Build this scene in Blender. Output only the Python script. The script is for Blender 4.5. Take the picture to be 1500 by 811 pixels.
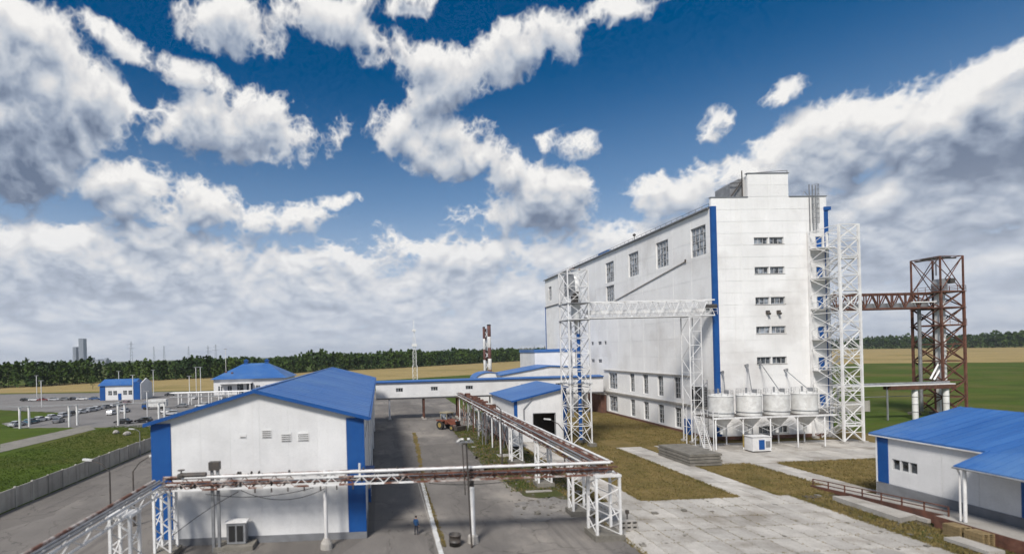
import bpy, bmesh, math, random
from mathutils import Vector, Matrix

scene = bpy.context.scene
for o in list(bpy.data.objects):
    bpy.data.objects.remove(o, do_unlink=True)
COL = scene.collection
R = math.radians

# ------------------------------------------------------------------ camera
CAM_H = 17.0
cam_data = bpy.data.cameras.new('camera')
cam = bpy.data.objects.new('camera', cam_data)
COL.objects.link(cam)
cam_data.sensor_width = 36.0
cam_data.lens = 740.0 / 1500.0 * 36.0
cam_data.shift_x = (750.0 - 590.0) / 1500.0
cam_data.shift_y = (517.0 - 405.5) / 1500.0
cam_data.clip_start = 0.5
cam_data.clip_end = 20000.0
cam_data.dof.use_dof = True
cam_data.dof.focus_distance = 115.0
cam_data.dof.aperture_fstop = 0.10
YAW = math.atan(34.0 / 740.0)
ROLL = 0.026
cam.matrix_world = (Matrix.Translation((0, 0, CAM_H)) @ Matrix.Rotation(-YAW, 4, 'Z')
                    @ Matrix.Rotation(R(90), 4, 'X') @ Matrix.Rotation(-ROLL, 4, 'Z'))
scene.camera = cam

# ------------------------------------------------------------------ exposure
vs = scene.view_settings
vs.view_transform = 'Standard'
vs.look = 'None'
vs.exposure = 0.2
vs.gamma = 1.0
vs.use_curve_mapping = False

# ------------------------------------------------------------------ sun
SUN_EL = R(46)
SUN_AZ = R(212)          # compass style, 0 = +Y, clockwise: behind the camera, a little to the left
sun_data = bpy.data.lights.new('sun', 'SUN')
sun_data.energy = 3.9
sun_data.angle = R(12.0)
sun_data.color = (1.0, 0.955, 0.89)
sun = bpy.data.objects.new('sun', sun_data)
COL.objects.link(sun)
sdir = Vector((math.sin(SUN_AZ) * math.cos(SUN_EL), math.cos(SUN_AZ) * math.cos(SUN_EL), math.sin(SUN_EL)))
sun.rotation_euler = sdir.to_track_quat('Z', 'Y').to_euler()
sun.location = sdir * 300

# ------------------------------------------------------------------ sky with clouds
# cloud banks: azimuth, elevation, half width, half height, tilt (radians)
CLOUDS = [(-0.566, 0.436, 0.1282, 0.0719, -0.2), (-0.603, 0.333, 0.1032, 0.0806, 0.202), (-0.481, 0.416, 0.0757, 0.0405, 0.012), (-0.442, 0.507, 0.0401, 0.0126, -0.15), (-0.338, 0.481, 0.0518, 0.0156, -0.207), (-0.271, 0.557, 0.0797, 0.0365, -0.049), (-0.045, 0.565, 0.1117, 0.0359, -0.241), (0.044, 0.603, 0.053, 0.0198, -0.018), (-0.245, 0.409, 0.1466, 0.0473, -0.002), (-0.317, 0.413, 0.0642, 0.0397, 0.115), (0.28, 0.525, 0.1197, 0.0328, 0.085), (0.147, 0.48, 0.0814, 0.0374, 0.46), (0.131, 0.388, 0.121, 0.0544, -0.228), (0.115, 0.521, 0.0475, 0.0259, -0.051), (0.352, 0.536, 0.0487, 0.0149, 0.19), (0.455, 0.547, 0.0523, 0.0115, -0.072), (0.369, 0.373, 0.0408, 0.0239, -0.138), (0.317, 0.283, 0.1011, 0.0541, -0.1), (0.261, 0.316, 0.0507, 0.0421, -0.089), (-0.389, 0.276, 0.137, 0.0447, -0.045), (-0.186, 0.259, 0.0729, 0.029, 0.033), (-0.474, 0.283, 0.0504, 0.0362, 0.125), (0.78, 0.287, 0.1434, 0.0522, -0.027), (0.888, 0.273, 0.1109, 0.0693, 0.033), (0.7, 0.274, 0.1024, 0.0486, -0.052), (0.923, 0.328, 0.0552, 0.0256, 0.052), (0.615, 0.349, 0.0192, 0.0216, -0.23), (0.532, 0.261, 0.0627, 0.0327, -0.159), (0.88, 0.176, 0.1345, 0.0602, -0.224), (-0.071, 0.292, 0.0183, 0.006, 0.008), (0.706, 0.372, 0.0172, 0.0081, 0.239), (0.091, 0.171, 0.1454, 0.0411, -0.033), (-0.436, 0.151, 0.2714, 0.0805, 0.049), (0.778, 0.169, 0.1485, 0.0573, -0.181)]
DARK = [(-0.613, 0.293, 0.1013, 0.0676, 0.181), (0.921, 0.221, 0.0734, 0.0523, 0.062), (-0.323, 0.202, 0.1734, 0.0262, -0.039), (-0.248, 0.299, 0.0341, 0.0256, 0.059), (0.316, 0.242, 0.0813, 0.0192, -0.09), (0.814, 0.19, 0.0628, 0.0183, -0.212)]


def build_world():
    world = bpy.data.worlds.new('World')
    scene.world = world
    world.use_nodes = True

    class NT:
        def __init__(s, nt):
            s.nt = nt
        def n(s, t, **kw):
            x = s.nt.nodes.new(t)
            for k, v in kw.items():
                setattr(x, k, v)
            return x
        def put(s, sock, v):
            if hasattr(v, 'is_linked'):
                s.nt.links.new(v, sock)
            elif v is not None:
                sock.default_value = v
        def m(s, op, a=None, b=None, c=None, clamp=False):
            x = s.n('ShaderNodeMath', operation=op, use_clamp=clamp)
            for i, v in enumerate((a, b, c)):
                s.put(x.inputs[i], v)
            return x.outputs[0]
        def v(s, op, a=None, b=None, c=None, out=0):
            x = s.n('ShaderNodeVectorMath', operation=op)
            for i, q in enumerate((a, b, c)):
                if q is not None:
                    s.put(x.inputs[i], q)
            return x.outputs['Value'] if op in ('LENGTH', 'DOT_PRODUCT') else x.outputs[0]
        def xyz(s, x, y, z):
            q = s.n('ShaderNodeCombineXYZ')
            for i, v in enumerate((x, y, z)):
                s.put(q.inputs[i], v)
            return q.outputs[0]
        def noise(s, vec, scale, detail, rough, lac=2.0, color=False):
            q = s.n('ShaderNodeTexNoise')
            s.put(q.inputs['Vector'], vec)
            q.inputs['Scale'].default_value = scale
            q.inputs['Detail'].default_value = detail
            q.inputs['Roughness'].default_value = rough
            q.inputs['Lacunarity'].default_value = lac
            return q.outputs['Color' if color else 'Fac']
        def ss(s, x, a, b):
            q = s.n('ShaderNodeMapRange', interpolation_type='SMOOTHSTEP')
            s.put(q.inputs['Value'], x)
            q.inputs['From Min'].default_value = a
            q.inputs['From Max'].default_value = b
            return q.outputs['Result']
        def mix(s, f, a, b):
            q = s.n('ShaderNodeMix', data_type='RGBA')
            s.put(q.inputs[0], f)
            s.put(q.inputs[6], a)
            s.put(q.inputs[7], b)
            return q.outputs[2]
        def banks(s, X, Y, lst):
            # X, Y hold the azimuth and elevation of two neighbouring directions side by side; every bank is
            # an ellipse written as a quadratic form (chained on the result so far, so that the banks are
            # worked out one after the other)
            acc = None
            for (a, e, rx, ry, t) in lst:
                c, n = math.cos(t), math.sin(t)
                A = (c / rx) ** 2 + (n / ry) ** 2
                C = (n / rx) ** 2 + (c / ry) ** 2
                B = 2 * c * n * (1 / rx ** 2 - 1 / ry ** 2)
                D, E_ = -2 * A * a - B * e, -B * a - 2 * C * e
                F_ = A * a * a + B * a * e + C * e * e
                w = -0.8 * min(ry, 0.06) / 0.06
                k = lambda q: (q * w,) * 3
                Xi = X if acc is None else s.v('MULTIPLY_ADD', acc, (1e-9,) * 3, X)
                t1 = s.v('MULTIPLY_ADD', Xi, k(A), k(D))
                t1 = s.v('MULTIPLY_ADD', Y, k(B), t1)
                r = s.v('MULTIPLY_ADD', Xi, t1, k(F_ - 1.0))
                t2 = s.v('MULTIPLY_ADD', Y, k(C), k(E_))
                r = s.v('MULTIPLY_ADD', Y, t2, r)
                acc = r if acc is None else s.v('MAXIMUM', acc, r)
            q = s.n('ShaderNodeSeparateXYZ')
            s.put(q.inputs[0], acc)
            return q.outputs

    # ---- group: cloud density for a direction
    g = bpy.data.node_groups.new('cloud_field', 'ShaderNodeTree')
    g.interface.new_socket('Dir', in_out='INPUT', socket_type='NodeSocketVector')
    for nm in ('Azimuth', 'Elevation', 'Fine', 'Generic', 'Billow'):
        g.interface.new_socket(nm, in_out='OUTPUT', socket_type='NodeSocketFloat')
    N = NT(g)
    gi = N.n('NodeGroupInput')
    go = N.n('NodeGroupOutput')
    sp = N.n('ShaderNodeSeparateXYZ')
    N.put(sp.inputs[0], gi.outputs[0])
    X, Y, Z = sp.outputs
    az = N.m('ARCTAN2', X, Y)
    el = N.m('ARCSINE', N.m('MINIMUM', N.m('MAXIMUM', Z, -0.2), 0.999))
    # clouds flatten towards the horizon
    hz = N.m('LOGARITHM', N.m('ADD', N.m('MAXIMUM', el, -0.05), 0.10), math.e)
    q = N.xyz(X, Y, N.m('MULTIPLY', hz, 0.42))
    warp = N.v('MULTIPLY', N.v('SUBTRACT', N.noise(q, 5.5, 4, 0.55, color=True), (0.5, 0.5, 0.5)), (0.075, 0.055, 0.0))
    ws = N.n('ShaderNodeSeparateXYZ')
    N.put(ws.inputs[0], warp)
    N.put(go.inputs['Azimuth'], N.m('ADD', az, ws.outputs[0]))
    N.put(go.inputs['Elevation'], N.m('ADD', el, ws.outputs[1]))
    # elsewhere in the sky the weather goes on: broad banks of the same kind, closing up to the horizon
    wide = N.noise(q, 1.9, 2, 0.5)
    low = N.ss(el, 0.32, 0.13)
    away = N.ss(N.m('ABSOLUTE', N.m('SUBTRACT', az, 0.16)), 0.85, 1.2)
    high = N.ss(el, 0.70, 0.85)
    away = N.m('MAXIMUM', away, high)
    generic = N.m('MULTIPLY_ADD', N.m('SUBTRACT', wide, 0.50), 5.0, -0.1)
    generic = N.m('ADD', generic, N.m('MULTIPLY', N.m('SUBTRACT', away, 1.0), 3.0))
    generic = N.m('MAXIMUM', generic, N.m('SUBTRACT', N.m('MULTIPLY', low, 1.5), 0.98))
    N.put(go.inputs['Generic'], generic)
    # cauliflower billows: folded noise, octave on octave, over a broad unevenness
    f1 = N.noise(q, 5.0, 3, 0.5)
    tot = None
    for sc, am in ((9.0, 0.80), (19.0, 0.60), (39.0, 0.40), (83.0, 0.25), (170.0, 0.15)):
        b1 = N.m('MULTIPLY', N.m('ABSOLUTE', N.m('SUBTRACT', N.noise(N.v('ADD', q, (sc, sc * .7, 0.0)), sc, 0, 0.5), 0.5)), -3.3 * am)
        tot = N.m('ADD', b1, 0.29 * am) if tot is None else N.m('ADD', tot, N.m('ADD', b1, 0.29 * am))
        if sc == 39.0:
            big = tot
    wob = N.m('MULTIPLY', N.m('SUBTRACT', f1, 0.5), 1.5)
    fine = N.m('ADD', wob, tot)
    N.put(go.inputs['Fine'], fine)
    N.put(go.inputs['Billow'], N.m('ADD', wob, big))

    # ---- the world itself
    nt = world.node_tree
    nt.nodes.clear()
    N = NT(nt)
    out = N.n('ShaderNodeOutputWorld')
    bg = N.n('ShaderNodeBackground')
    bg.inputs['Strength'].default_value = 0.1
    N.put(out.inputs['Surface'], bg.outputs[0])
    sky = N.n('ShaderNodeTexSky', sky_type='NISHITA')
    sky.sun_disc = False
    sky.sun_elevation = SUN_EL
    sky.sun_rotation = SUN_AZ
    sky.altitude = 200
    sky.air_density = 1.0
    sky.dust_density = 0.6
    sky.ozone_density = 2.5
    tc = N.n('ShaderNodeTexCoord')
    d = tc.outputs['Generated']
    sep = N.n('ShaderNodeSeparateXYZ')
    N.put(sep.inputs[0], d)
    z = sep.outputs[2]

    def field(vec):
        x = N.n('ShaderNodeGroup')
        x.node_tree = g
        N.put(x.inputs[0], vec)
        return x.outputs
    f0 = field(d)
    fup = field(N.v('NORMALIZE', N.v('ADD', d, (0.0, 0.010, 0.038))))
    PX = N.xyz(f0[0], fup[0], 0.0)
    PY = N.xyz(f0[1], fup[1], 0.0)
    bk = N.banks(PX, PY, CLOUDS)
    shade = N.ss(N.banks(PX, PY, DARK)[0], -0.8, 0.7)

    def dens(i, f, k):
        x = N.m('SMOOTH_MAX', bk[i], f[3], 0.3)
        x = N.m('MINIMUM', x, 1.2)
        return N.m('ADD', N.m('MULTIPLY_ADD', x, 1.3, 0.46), f[k])
    d0 = dens(0, f0, 2)
    s0, s1 = dens(0, f0, 4), dens(1, fup, 4)
    alpha = N.ss(d0, -0.26, 0.56)
    lit = N.m('MULTIPLY_ADD', N.m('SUBTRACT', s0, s1), 0.54, 0.57)
    lit = N.m('ADD', lit, N.m('MULTIPLY', N.m('SUBTRACT', d0, s0), 0.36))
    thick = N.ss(s0, 0.2, 2.3)
    lit = N.m('SUBTRACT', lit, N.m('MULTIPLY', thick, 0.34))
    lit = N.m('ADD', lit, N.m('MULTIPLY', N.m('SUBTRACT', 1.0, N.ss(d0, 0.0, 0.9)), 0.12))
    lit = N.m('SUBTRACT', lit, N.m('MULTIPLY', shade, 0.20), clamp=True)
    ramp = N.n('ShaderNodeValToRGB')
    cr = ramp.color_ramp
    cr.elements[0].position = 0.0
    cr.elements[0].color = (0.13, 0.17, 0.25, 1)
    cr.elements[1].position = 1.0
    cr.elements[1].color = (0.79, 0.78, 0.765, 1)
    for p, c in ((0.30, (0.28, 0.33, 0.42, 1)), (0.55, (0.48, 0.515, 0.57, 1)), (0.78, (0.63, 0.63, 0.64, 1))):
        e = cr.elements.new(p)
        e.color = c
    N.put(ramp.inputs[0], lit)
    cloud = N.v('SCALE', ramp.outputs[0])
    nt.nodes[cloud.node.name].inputs['Scale'].default_value = 10.0
    # deep blue overhead, paler towards the horizon
    hsv = N.n('ShaderNodeHueSaturation')
    hsv.inputs['Saturation'].default_value = 1.5
    hsv.inputs['Value'].default_value = 0.64
    N.put(hsv.inputs['Color'], sky.outputs[0])
    # thin veil between the banks near the horizon
    veil = N.m('MULTIPLY', N.ss(z, 0.50, 0.05), 0.72)
    veilc = N.v('SCALE', (0.34, 0.455, 0.63))
    nt.nodes[veilc.node.name].inputs['Scale'].default_value = 10.0
    blue = N.mix(veil, hsv.outputs[0], veilc)
    col = N.mix(alpha, blue, cloud)
    # the lowest air is one pale haze
    hzf = N.m('MULTIPLY', N.ss(z, 0.30, -0.02), 0.72)
    hzc = N.v('SCALE', (0.56, 0.60, 0.675))
    nt.nodes[hzc.node.name].inputs['Scale'].default_value = 10.0
    col = N.mix(hzf, col, hzc)
    N.put(bg.inputs['Color'], col)
    world.cycles.sampling_method = 'MANUAL'
    world.cycles.sample_map_resolution = 512

build_world()
scene.cycles.use_adaptive_sampling = True
scene.cycles.adaptive_threshold = 0.015
scene.cycles.adaptive_min_samples = 12
scene.cycles.max_bounces = 6
scene.cycles.diffuse_bounces = 3
scene.cycles.glossy_bounces = 2
scene.cycles.use_denoising = True

# ------------------------------------------------------------------ materials
def _nt(name):
    m = bpy.data.materials.new(name)
    m.use_nodes = True
    nt = m.node_tree
    b = nt.nodes['Principled BSDF']
    return m, nt, b

def pmat(name, c1, c2=None, scale=0.5, rough=0.7, metallic=0.0, detail=6, streak=0.0, streak_c=None,
         bump=0.0, bump_scale=6.0, contrast=(0.35, 0.65), c3=None, c3_scale=0.1, c3_range=(0.5, 0.65),
         piece=0.0, spec=0.5, stretch=(1, 1, 1), fine=0.0, runs=0.0):
    """surface colour from world-space noise: two tones, a third in patches, vertical streaks, a tint for each piece"""
    m, nt, b = _nt(name)
    L = nt.links.new
    c2 = c2 or tuple(x * 0.82 for x in c1)
    geo = nt.nodes.new('ShaderNodeNewGeometry')

    def noise(sc, det=detail, st=(1, 1, 1), ro=0.6):
        mp = nt.nodes.new('ShaderNodeMapping')
        mp.inputs['Scale'].default_value = st
        L(geo.outputs['Position'], mp.inputs['Vector'])
        n = nt.nodes.new('ShaderNodeTexNoise')
        n.inputs['Scale'].default_value = sc
        n.inputs['Detail'].default_value = det
        n.inputs['Roughness'].default_value = ro
        L(mp.outputs[0], n.inputs['Vector'])
        return n.outputs['Fac']

    def rng(x, a, c, lo=0.0, hi=1.0):
        r = nt.nodes.new('ShaderNodeMapRange')
        r.inputs['From Min'].default_value = a
        r.inputs['From Max'].default_value = c
        r.inputs['To Min'].default_value = lo
        r.inputs['To Max'].default_value = hi
        L(x, r.inputs['Value'])
        return r.outputs[0]

    def mix(f, a, c, mode='MIX'):
        q = nt.nodes.new('ShaderNodeMix')
        q.data_type = 'RGBA'
        q.blend_type = mode
        for s, v in ((q.inputs[0], f), (q.inputs[6], a), (q.inputs[7], c)):
            if hasattr(v, 'is_linked'):
                L(v, s)
            else:
                s.default_value = (*v, 1) if isinstance(v, tuple) else v
        return q.outputs[2]

    col = mix(rng(noise(scale, st=stretch), *contrast), c1, c2)
    if c3:
        col = mix(rng(noise(c3_scale, 5), *c3_range), col, c3)
    if streak:
        f = rng(noise(1.0, 4, (1.3, 1.3, 0.07)), 0.48, 0.72, 0, streak)
        col = mix(f, col, streak_c or tuple(x * 0.45 for x in c1))
    if runs:
        f = rng(noise(1.0, 3, (3.2, 3.2, 0.045)), 0.60, 0.72, 0, runs)
        col = mix(f, col, (0.36, 0.31, 0.26))
    if fine:
        f = rng(noise(9.0, 3), 0.3, 0.7, 1 - fine, 1 + fine)
        v = nt.nodes.new('ShaderNodeVectorMath')
        v.operation = 'SCALE'
        L(col, v.inputs[0])
        L(f, v.inputs['Scale'])
        col = v.outputs[0]
    if piece:
        oi = nt.nodes.new('ShaderNodeObjectInfo')
        f = rng(oi.outputs['Random'], 0, 1, 1 - piece, 1 + piece)
        v = nt.nodes.new('ShaderNodeVectorMath')
        v.operation = 'SCALE'
        L(col, v.inputs[0])
        L(f, v.inputs['Scale'])
        col = v.outputs[0]
    L(col, b.inputs['Base Color'])
    b.inputs['Roughness'].default_value = rough
    b.inputs['Metallic'].default_value = metallic
    b.inputs['Specular IOR Level'].default_value = spec
    if bump:
        bp = nt.nodes.new('ShaderNodeBump')
        bp.inputs['Strength'].default_value = bump
        bp.inputs['Distance'].default_value = 0.05
        L(noise(bump_scale, 4), bp.inputs['Height'])
        L(bp.outputs[0], b.inputs['Normal'])
    return m

M = {}
M['white_wall'] = pmat('white_wall', (0.69, 0.685, 0.68), (0.60, 0.597, 0.595), 0.3, 0.85, streak=0.07,
                       streak_c=(0.47, 0.455, 0.435), piece=0.02, bump=0.15, c3=(0.51, 0.505, 0.50), c3_scale=0.11,
                       c3_range=(0.52, 0.74), fine=0.05, runs=0.06)
M['mill_wall'] = pmat('mill_wall', (0.81, 0.80, 0.785), (0.74, 0.73, 0.715), 0.2, 0.85, streak=0.12,
                      streak_c=(0.50, 0.48, 0.455), piece=0.022, bump=0.15, c3=(0.60, 0.58, 0.56), c3_scale=0.085,
                      c3_range=(0.52, 0.72), fine=0.06, runs=0.12)
M['white_metal'] = pmat('white_metal', (0.76, 0.76, 0.75), (0.62, 0.61, 0.60), 0.9, 0.55, streak=0.25,
                        streak_c=(0.33, 0.27, 0.22), piece=0.08)
M['grey_metal'] = pmat('grey_metal', (0.30, 0.31, 0.32), (0.20, 0.20, 0.21), 1.2, 0.5, metallic=0.3, piece=0.1)
M['dark_metal'] = pmat('dark_metal', (0.045, 0.043, 0.042), (0.075, 0.06, 0.05), 1.5, 0.55, piece=0.15)
M['rust'] = pmat('rust', (0.15, 0.058, 0.036), (0.075, 0.036, 0.026), 1.1, 0.85, c3=(0.20, 0.10, 0.065), c3_scale=0.7,
                 c3_range=(0.55, 0.75), piece=0.2, bump=0.3)
M['rust_white'] = pmat('rust_white', (0.46, 0.42, 0.39), (0.15, 0.065, 0.042), 0.9, 0.75, contrast=(0.40, 0.54), piece=0.15)
M['blue_roof'] = pmat('blue_roof', (0.024, 0.098, 0.30), (0.044, 0.138, 0.36), 0.8, 0.42, streak=0.0,
                      c3=(0.075, 0.17, 0.36), c3_scale=0.12, c3_range=(0.48, 0.72), stretch=(.13, 1.1, .5), spec=0.4, fine=0.10, piece=0.07, bump=0.12, bump_scale=1.5)
M['blue_paint'] = pmat('blue_paint', (0.006, 0.062, 0.235), (0.010, 0.078, 0.27), 0.5, 0.5, streak=0.25,
                       streak_c=(0.03, 0.07, 0.16), spec=0.35)
M['brick'] = pmat('brick', (0.16, 0.075, 0.05), (0.10, 0.05, 0.038), 1.5, 0.9, piece=0.15, fine=0.2)
M['concrete'] = pmat('concrete', (0.38, 0.36, 0.33), (0.30, 0.28, 0.255), 0.6, 0.9, piece=0.10, bump=0.3, fine=0.12,
                     c3=(0.20, 0.185, 0.16), c3_scale=0.35, c3_range=(0.55, 0.75))
M['slab'] = pmat('slab', (0.44, 0.415, 0.38), (0.34, 0.318, 0.288), 0.5, 0.92, piece=0.15, bump=0.3, fine=0.16,
                 c3=(0.235, 0.21, 0.178), c3_scale=0.2, c3_range=(0.50, 0.68))
M['old_concrete'] = pmat('old_concrete', (0.20, 0.185, 0.16), (0.13, 0.12, 0.10), 0.9, 0.95, piece=0.15, bump=0.4, fine=0.15)
M['fence_concrete'] = pmat('fence_concrete', (0.40, 0.38, 0.345), (0.31, 0.295, 0.265), 0.5, 0.92, piece=0.10, streak=0.4,
                           streak_c=(0.10, 0.095, 0.085), bump=0.3)
M['plinth'] = pmat('plinth', (0.20, 0.205, 0.215), (0.14, 0.142, 0.15), 0.6, 0.9, bump=0.2)
def yard_mat(name, base, dark, light, crack=0.5, crack_scale=0.16):
    """worn asphalt or concrete: two tones, sandy dust, repair patches, tyre lanes along the yard, oil stains and cracks"""
    m, nt, b = _nt(name)
    L = nt.links.new
    geo = nt.nodes.new('ShaderNodeNewGeometry')

    def mp(st):
        q = nt.nodes.new('ShaderNodeMapping')
        q.inputs['Scale'].default_value = st
        L(geo.outputs['Position'], q.inputs['Vector'])
        return q.outputs[0]

    def noise(sc, det, st=(1, 1, 1), ro=0.6, vec=None):
        n = nt.nodes.new('ShaderNodeTexNoise')
        n.inputs['Scale'].default_value = sc
        n.inputs['Detail'].default_value = det
        n.inputs['Roughness'].default_value = ro
        L(vec or mp(st), n.inputs['Vector'])
        return n.outputs['Fac']

    def rng(x, a, c, lo=0.0, hi=1.0):
        r = nt.nodes.new('ShaderNodeMapRange')
        for k, v in zip(('From Min', 'From Max', 'To Min', 'To Max'), (a, c, lo, hi)):
            r.inputs[k].default_value = v
        L(x, r.inputs['Value'])
        return r.outputs[0]

    def mix(f, a, c):
        q = nt.nodes.new('ShaderNodeMix')
        q.data_type = 'RGBA'
        for s_, v in ((q.inputs[0], f), (q.inputs[6], a), (q.inputs[7], c)):
            if hasattr(v, 'is_linked'):
                L(v, s_)
            else:
                s_.default_value = (*v, 1)
        return q.outputs[2]
    col = mix(rng(noise(0.14, 8, (1, .4, 1)), .38, .62), base, dark)
    col = mix(rng(noise(0.09, 7, (1, .6, 1), .65), .52, .66, 0, .85), col, light)                    # dust
    col = mix(rng(noise(0.55, 5, (1, .06, 1)), .56, .68, 0, .55), col, tuple(x * 0.72 for x in dark))   # lanes
    col = mix(rng(noise(0.8, 4), .66, .74, 0, .7), col, tuple(x * 0.5 for x in dark))                  # oil stains
    vo = nt.nodes.new('ShaderNodeTexVoronoi')
    vo.inputs['Scale'].default_value = 0.07
    vo.distance = 'CHEBYCHEV'
    L(mp((1, .55, 1)), vo.inputs['Vector'])
    sep = nt.nodes.new('ShaderNodeSeparateColor')
    L(vo.outputs['Color'], sep.inputs[0])
    col = mix(rng(sep.outputs[0], .70, .72, 0, .45), col, tuple(x * 0.8 for x in dark))                # repair patches
    wv = nt.nodes.new('ShaderNodeVectorMath')
    wv.operation = 'MULTIPLY_ADD'
    nn = nt.nodes.new('ShaderNodeTexNoise')
    nn.inputs['Scale'].default_value = .5
    nn.inputs['Detail'].default_value = 5
    L(geo.outputs['Position'], nn.inputs['Vector'])
    L(nn.outputs['Color'], wv.inputs[0])
    wv.inputs[1].default_value = (3.5, 3.5, 0)
    L(geo.outputs['Position'], wv.inputs[2])
    ve = nt.nodes.new('ShaderNodeTexVoronoi')
    ve.feature = 'DISTANCE_TO_EDGE'
    ve.inputs['Scale'].default_value = crack_scale
    L(wv.outputs[0], ve.inputs['Vector'])
    col = mix(rng(ve.outputs['Distance'], .0, .014, crack, 0), col, tuple(x * 0.35 for x in dark))      # cracks
    col2 = nt.nodes.new('ShaderNodeVectorMath')
    col2.operation = 'SCALE'
    L(col, col2.inputs[0])
    L(rng(noise(9, 3), .3, .7, .88, 1.12), col2.inputs['Scale'])
    L(col2.outputs[0], b.inputs['Base Color'])
    b.inputs['Roughness'].default_value = .93
    b.inputs['Specular IOR Level'].default_value = .12
    bp = nt.nodes.new('ShaderNodeBump')
    bp.inputs['Strength'].default_value = .35
    bp.inputs['Distance'].default_value = .04
    L(noise(12, 4), bp.inputs['Height'])
    L(bp.outputs[0], b.inputs['Normal'])
    return m
M['asphalt'] = yard_mat('asphalt', (0.200, 0.184, 0.168), (0.140, 0.129, 0.120), (0.30, 0.272, 0.24))
M['lot'] = pmat('lot', (0.215, 0.205, 0.198), (0.165, 0.157, 0.152), 0.08, 0.93, spec=0.1, fine=0.08)
M['soil'] = pmat('soil', (0.105, 0.088, 0.062), (0.07, 0.062, 0.042), 0.5, 0.97, spec=0.05, c3=(0.062, 0.07, 0.026), c3_scale=0.25,
                 c3_range=(0.46, 0.58), bump=0.5, fine=0.2)
M['dry_lawn'] = pmat('dry_lawn', (0.190, 0.138, 0.058), (0.130, 0.100, 0.042), 0.35, 0.97, spec=0.05, c3=(0.115, 0.092, 0.036), c3_scale=0.16,
                     c3_range=(0.46, 0.60), bump=0.7, bump_scale=5, fine=0.25, detail=8)
M['green'] = pmat('green', (0.070, 0.102, 0.018), (0.046, 0.070, 0.014), 0.11, 0.97, spec=0.05, c3=(0.100, 0.100, 0.030), c3_scale=0.022, stretch=(.25, 1, 1),
                  c3_range=(0.47, 0.62), bump=0.6, fine=0.25, detail=8)
M['tan_field'] = pmat('tan_field', (0.33, 0.25, 0.115), (0.255, 0.195, 0.085), 0.03, 0.97, spec=0.05, c3=(0.20, 0.165, 0.065), c3_scale=0.012,
                      c3_range=(0.52, 0.68), stretch=(1, 3, 1), fine=0.1)
M['blade'] = pmat('blade', (0.22, 0.165, 0.070), (0.115, 0.100, 0.034), 0.5, 0.9, spec=0.05)
M['green_blade'] = pmat('green_blade', (0.064, 0.094, 0.019), (0.044, 0.066, 0.015), 0.5, 0.9, spec=0.05)
M['leaf'] = pmat('leaf', (0.044, 0.075, 0.018), (0.066, 0.100, 0.022), 0.035, 0.85, spec=0.05, detail=3, c3=(0.032, 0.056, 0.022), c3_scale=0.05,
                 c3_range=(0.45, 0.6))
M['gravel'] = pmat('gravel', (0.225, 0.212, 0.20), (0.17, 0.160, 0.15), 0.7, 0.95, spec=0.1, fine=0.25, bump=0.6, c3=(0.26, 0.242, 0.222), c3_scale=0.4)
M['path_concrete'] = pmat('path_concrete', (0.24, 0.225, 0.20), (0.18, 0.17, 0.15), 0.4, 0.95, spec=0.1, fine=0.15)
M['bark'] = pmat('bark', (0.05, 0.043, 0.034), (0.03, 0.026, 0.02), 1.0, 0.95)
M['frame'] = pmat('frame', (0.50, 0.50, 0.50), (0.38, 0.38, 0.38), 1.0, 0.6)
M['black'] = pmat('black', (0.012, 0.012, 0.013), (0.02, 0.02, 0.02), 1.0, 0.8)
M['rubber'] = pmat('rubber', (0.02, 0.02, 0.02), (0.035, 0.033, 0.03), 2.0, 0.85)
M['white_paint'] = pmat('white_paint', (0.66, 0.66, 0.64), (0.50, 0.49, 0.47), 1.2, 0.7, piece=0.06)
M['orange'] = pmat('orange', (0.20, 0.062, 0.036), (0.12, 0.045, 0.03), 1.5, 0.7)
M['cream'] = pmat('cream', (0.33, 0.29, 0.19), (0.25, 0.21, 0.14), 1.5, 0.6)
M['yellow'] = pmat('yellow', (0.32, 0.24, 0.07), (0.24, 0.17, 0.06), 1.5, 0.6)
M['red_band'] = pmat('red_band', (0.14, 0.058, 0.048), (0.10, 0.048, 0.042), 1.0, 0.7)
M['haze_grey'] = pmat('haze_grey', (0.30, 0.325, 0.37), (0.26, 0.285, 0.33), 0.02, 0.9)  # distance haze put into the base colours of far walls, bands and pylons
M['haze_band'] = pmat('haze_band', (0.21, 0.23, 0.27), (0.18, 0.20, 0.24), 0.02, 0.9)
M['jacket'] = pmat('jacket', (0.012, 0.06, 0.16), (0.008, 0.04, 0.11), 6.0, 0.85)
M['trousers'] = pmat('trousers', (0.012, 0.016, 0.03), (0.02, 0.022, 0.035), 6.0, 0.9)
M['skin'] = pmat('skin', (0.42, 0.25, 0.18), (0.38, 0.22, 0.16), 8.0, 0.6)
M['hair'] = pmat('hair', (0.02, 0.015, 0.012), (0.03, 0.02, 0.015), 9.0, 0.7)
M['wood'] = pmat('wood', (0.30, 0.22, 0.11), (0.20, 0.145, 0.07), 1.5, 0.85, piece=0.15)
M['salmon_block'] = pmat('salmon_block', (0.40, 0.30, 0.25), (0.30, 0.22, 0.18), 0.8, 0.9)
for nm, c in (('car_white', (0.62, 0.62, 0.62)), ('car_black', (0.014, 0.014, 0.017)), ('car_grey', (0.16, 0.165, 0.175)),
              ('car_silver', (0.42, 0.43, 0.45)), ('car_blue', (0.03, 0.08, 0.20)), ('car_teal', (0.03, 0.11, 0.16)),
              ('car_red', (0.17, 0.02, 0.018))):
    m, nt, b = _nt(nm)
    b.inputs['Base Color'].default_value = (*c, 1)
    b.inputs['Roughness'].default_value = 0.25
    b.inputs['Coat Weight'].default_value = 0.5
    M[nm] = m

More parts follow.
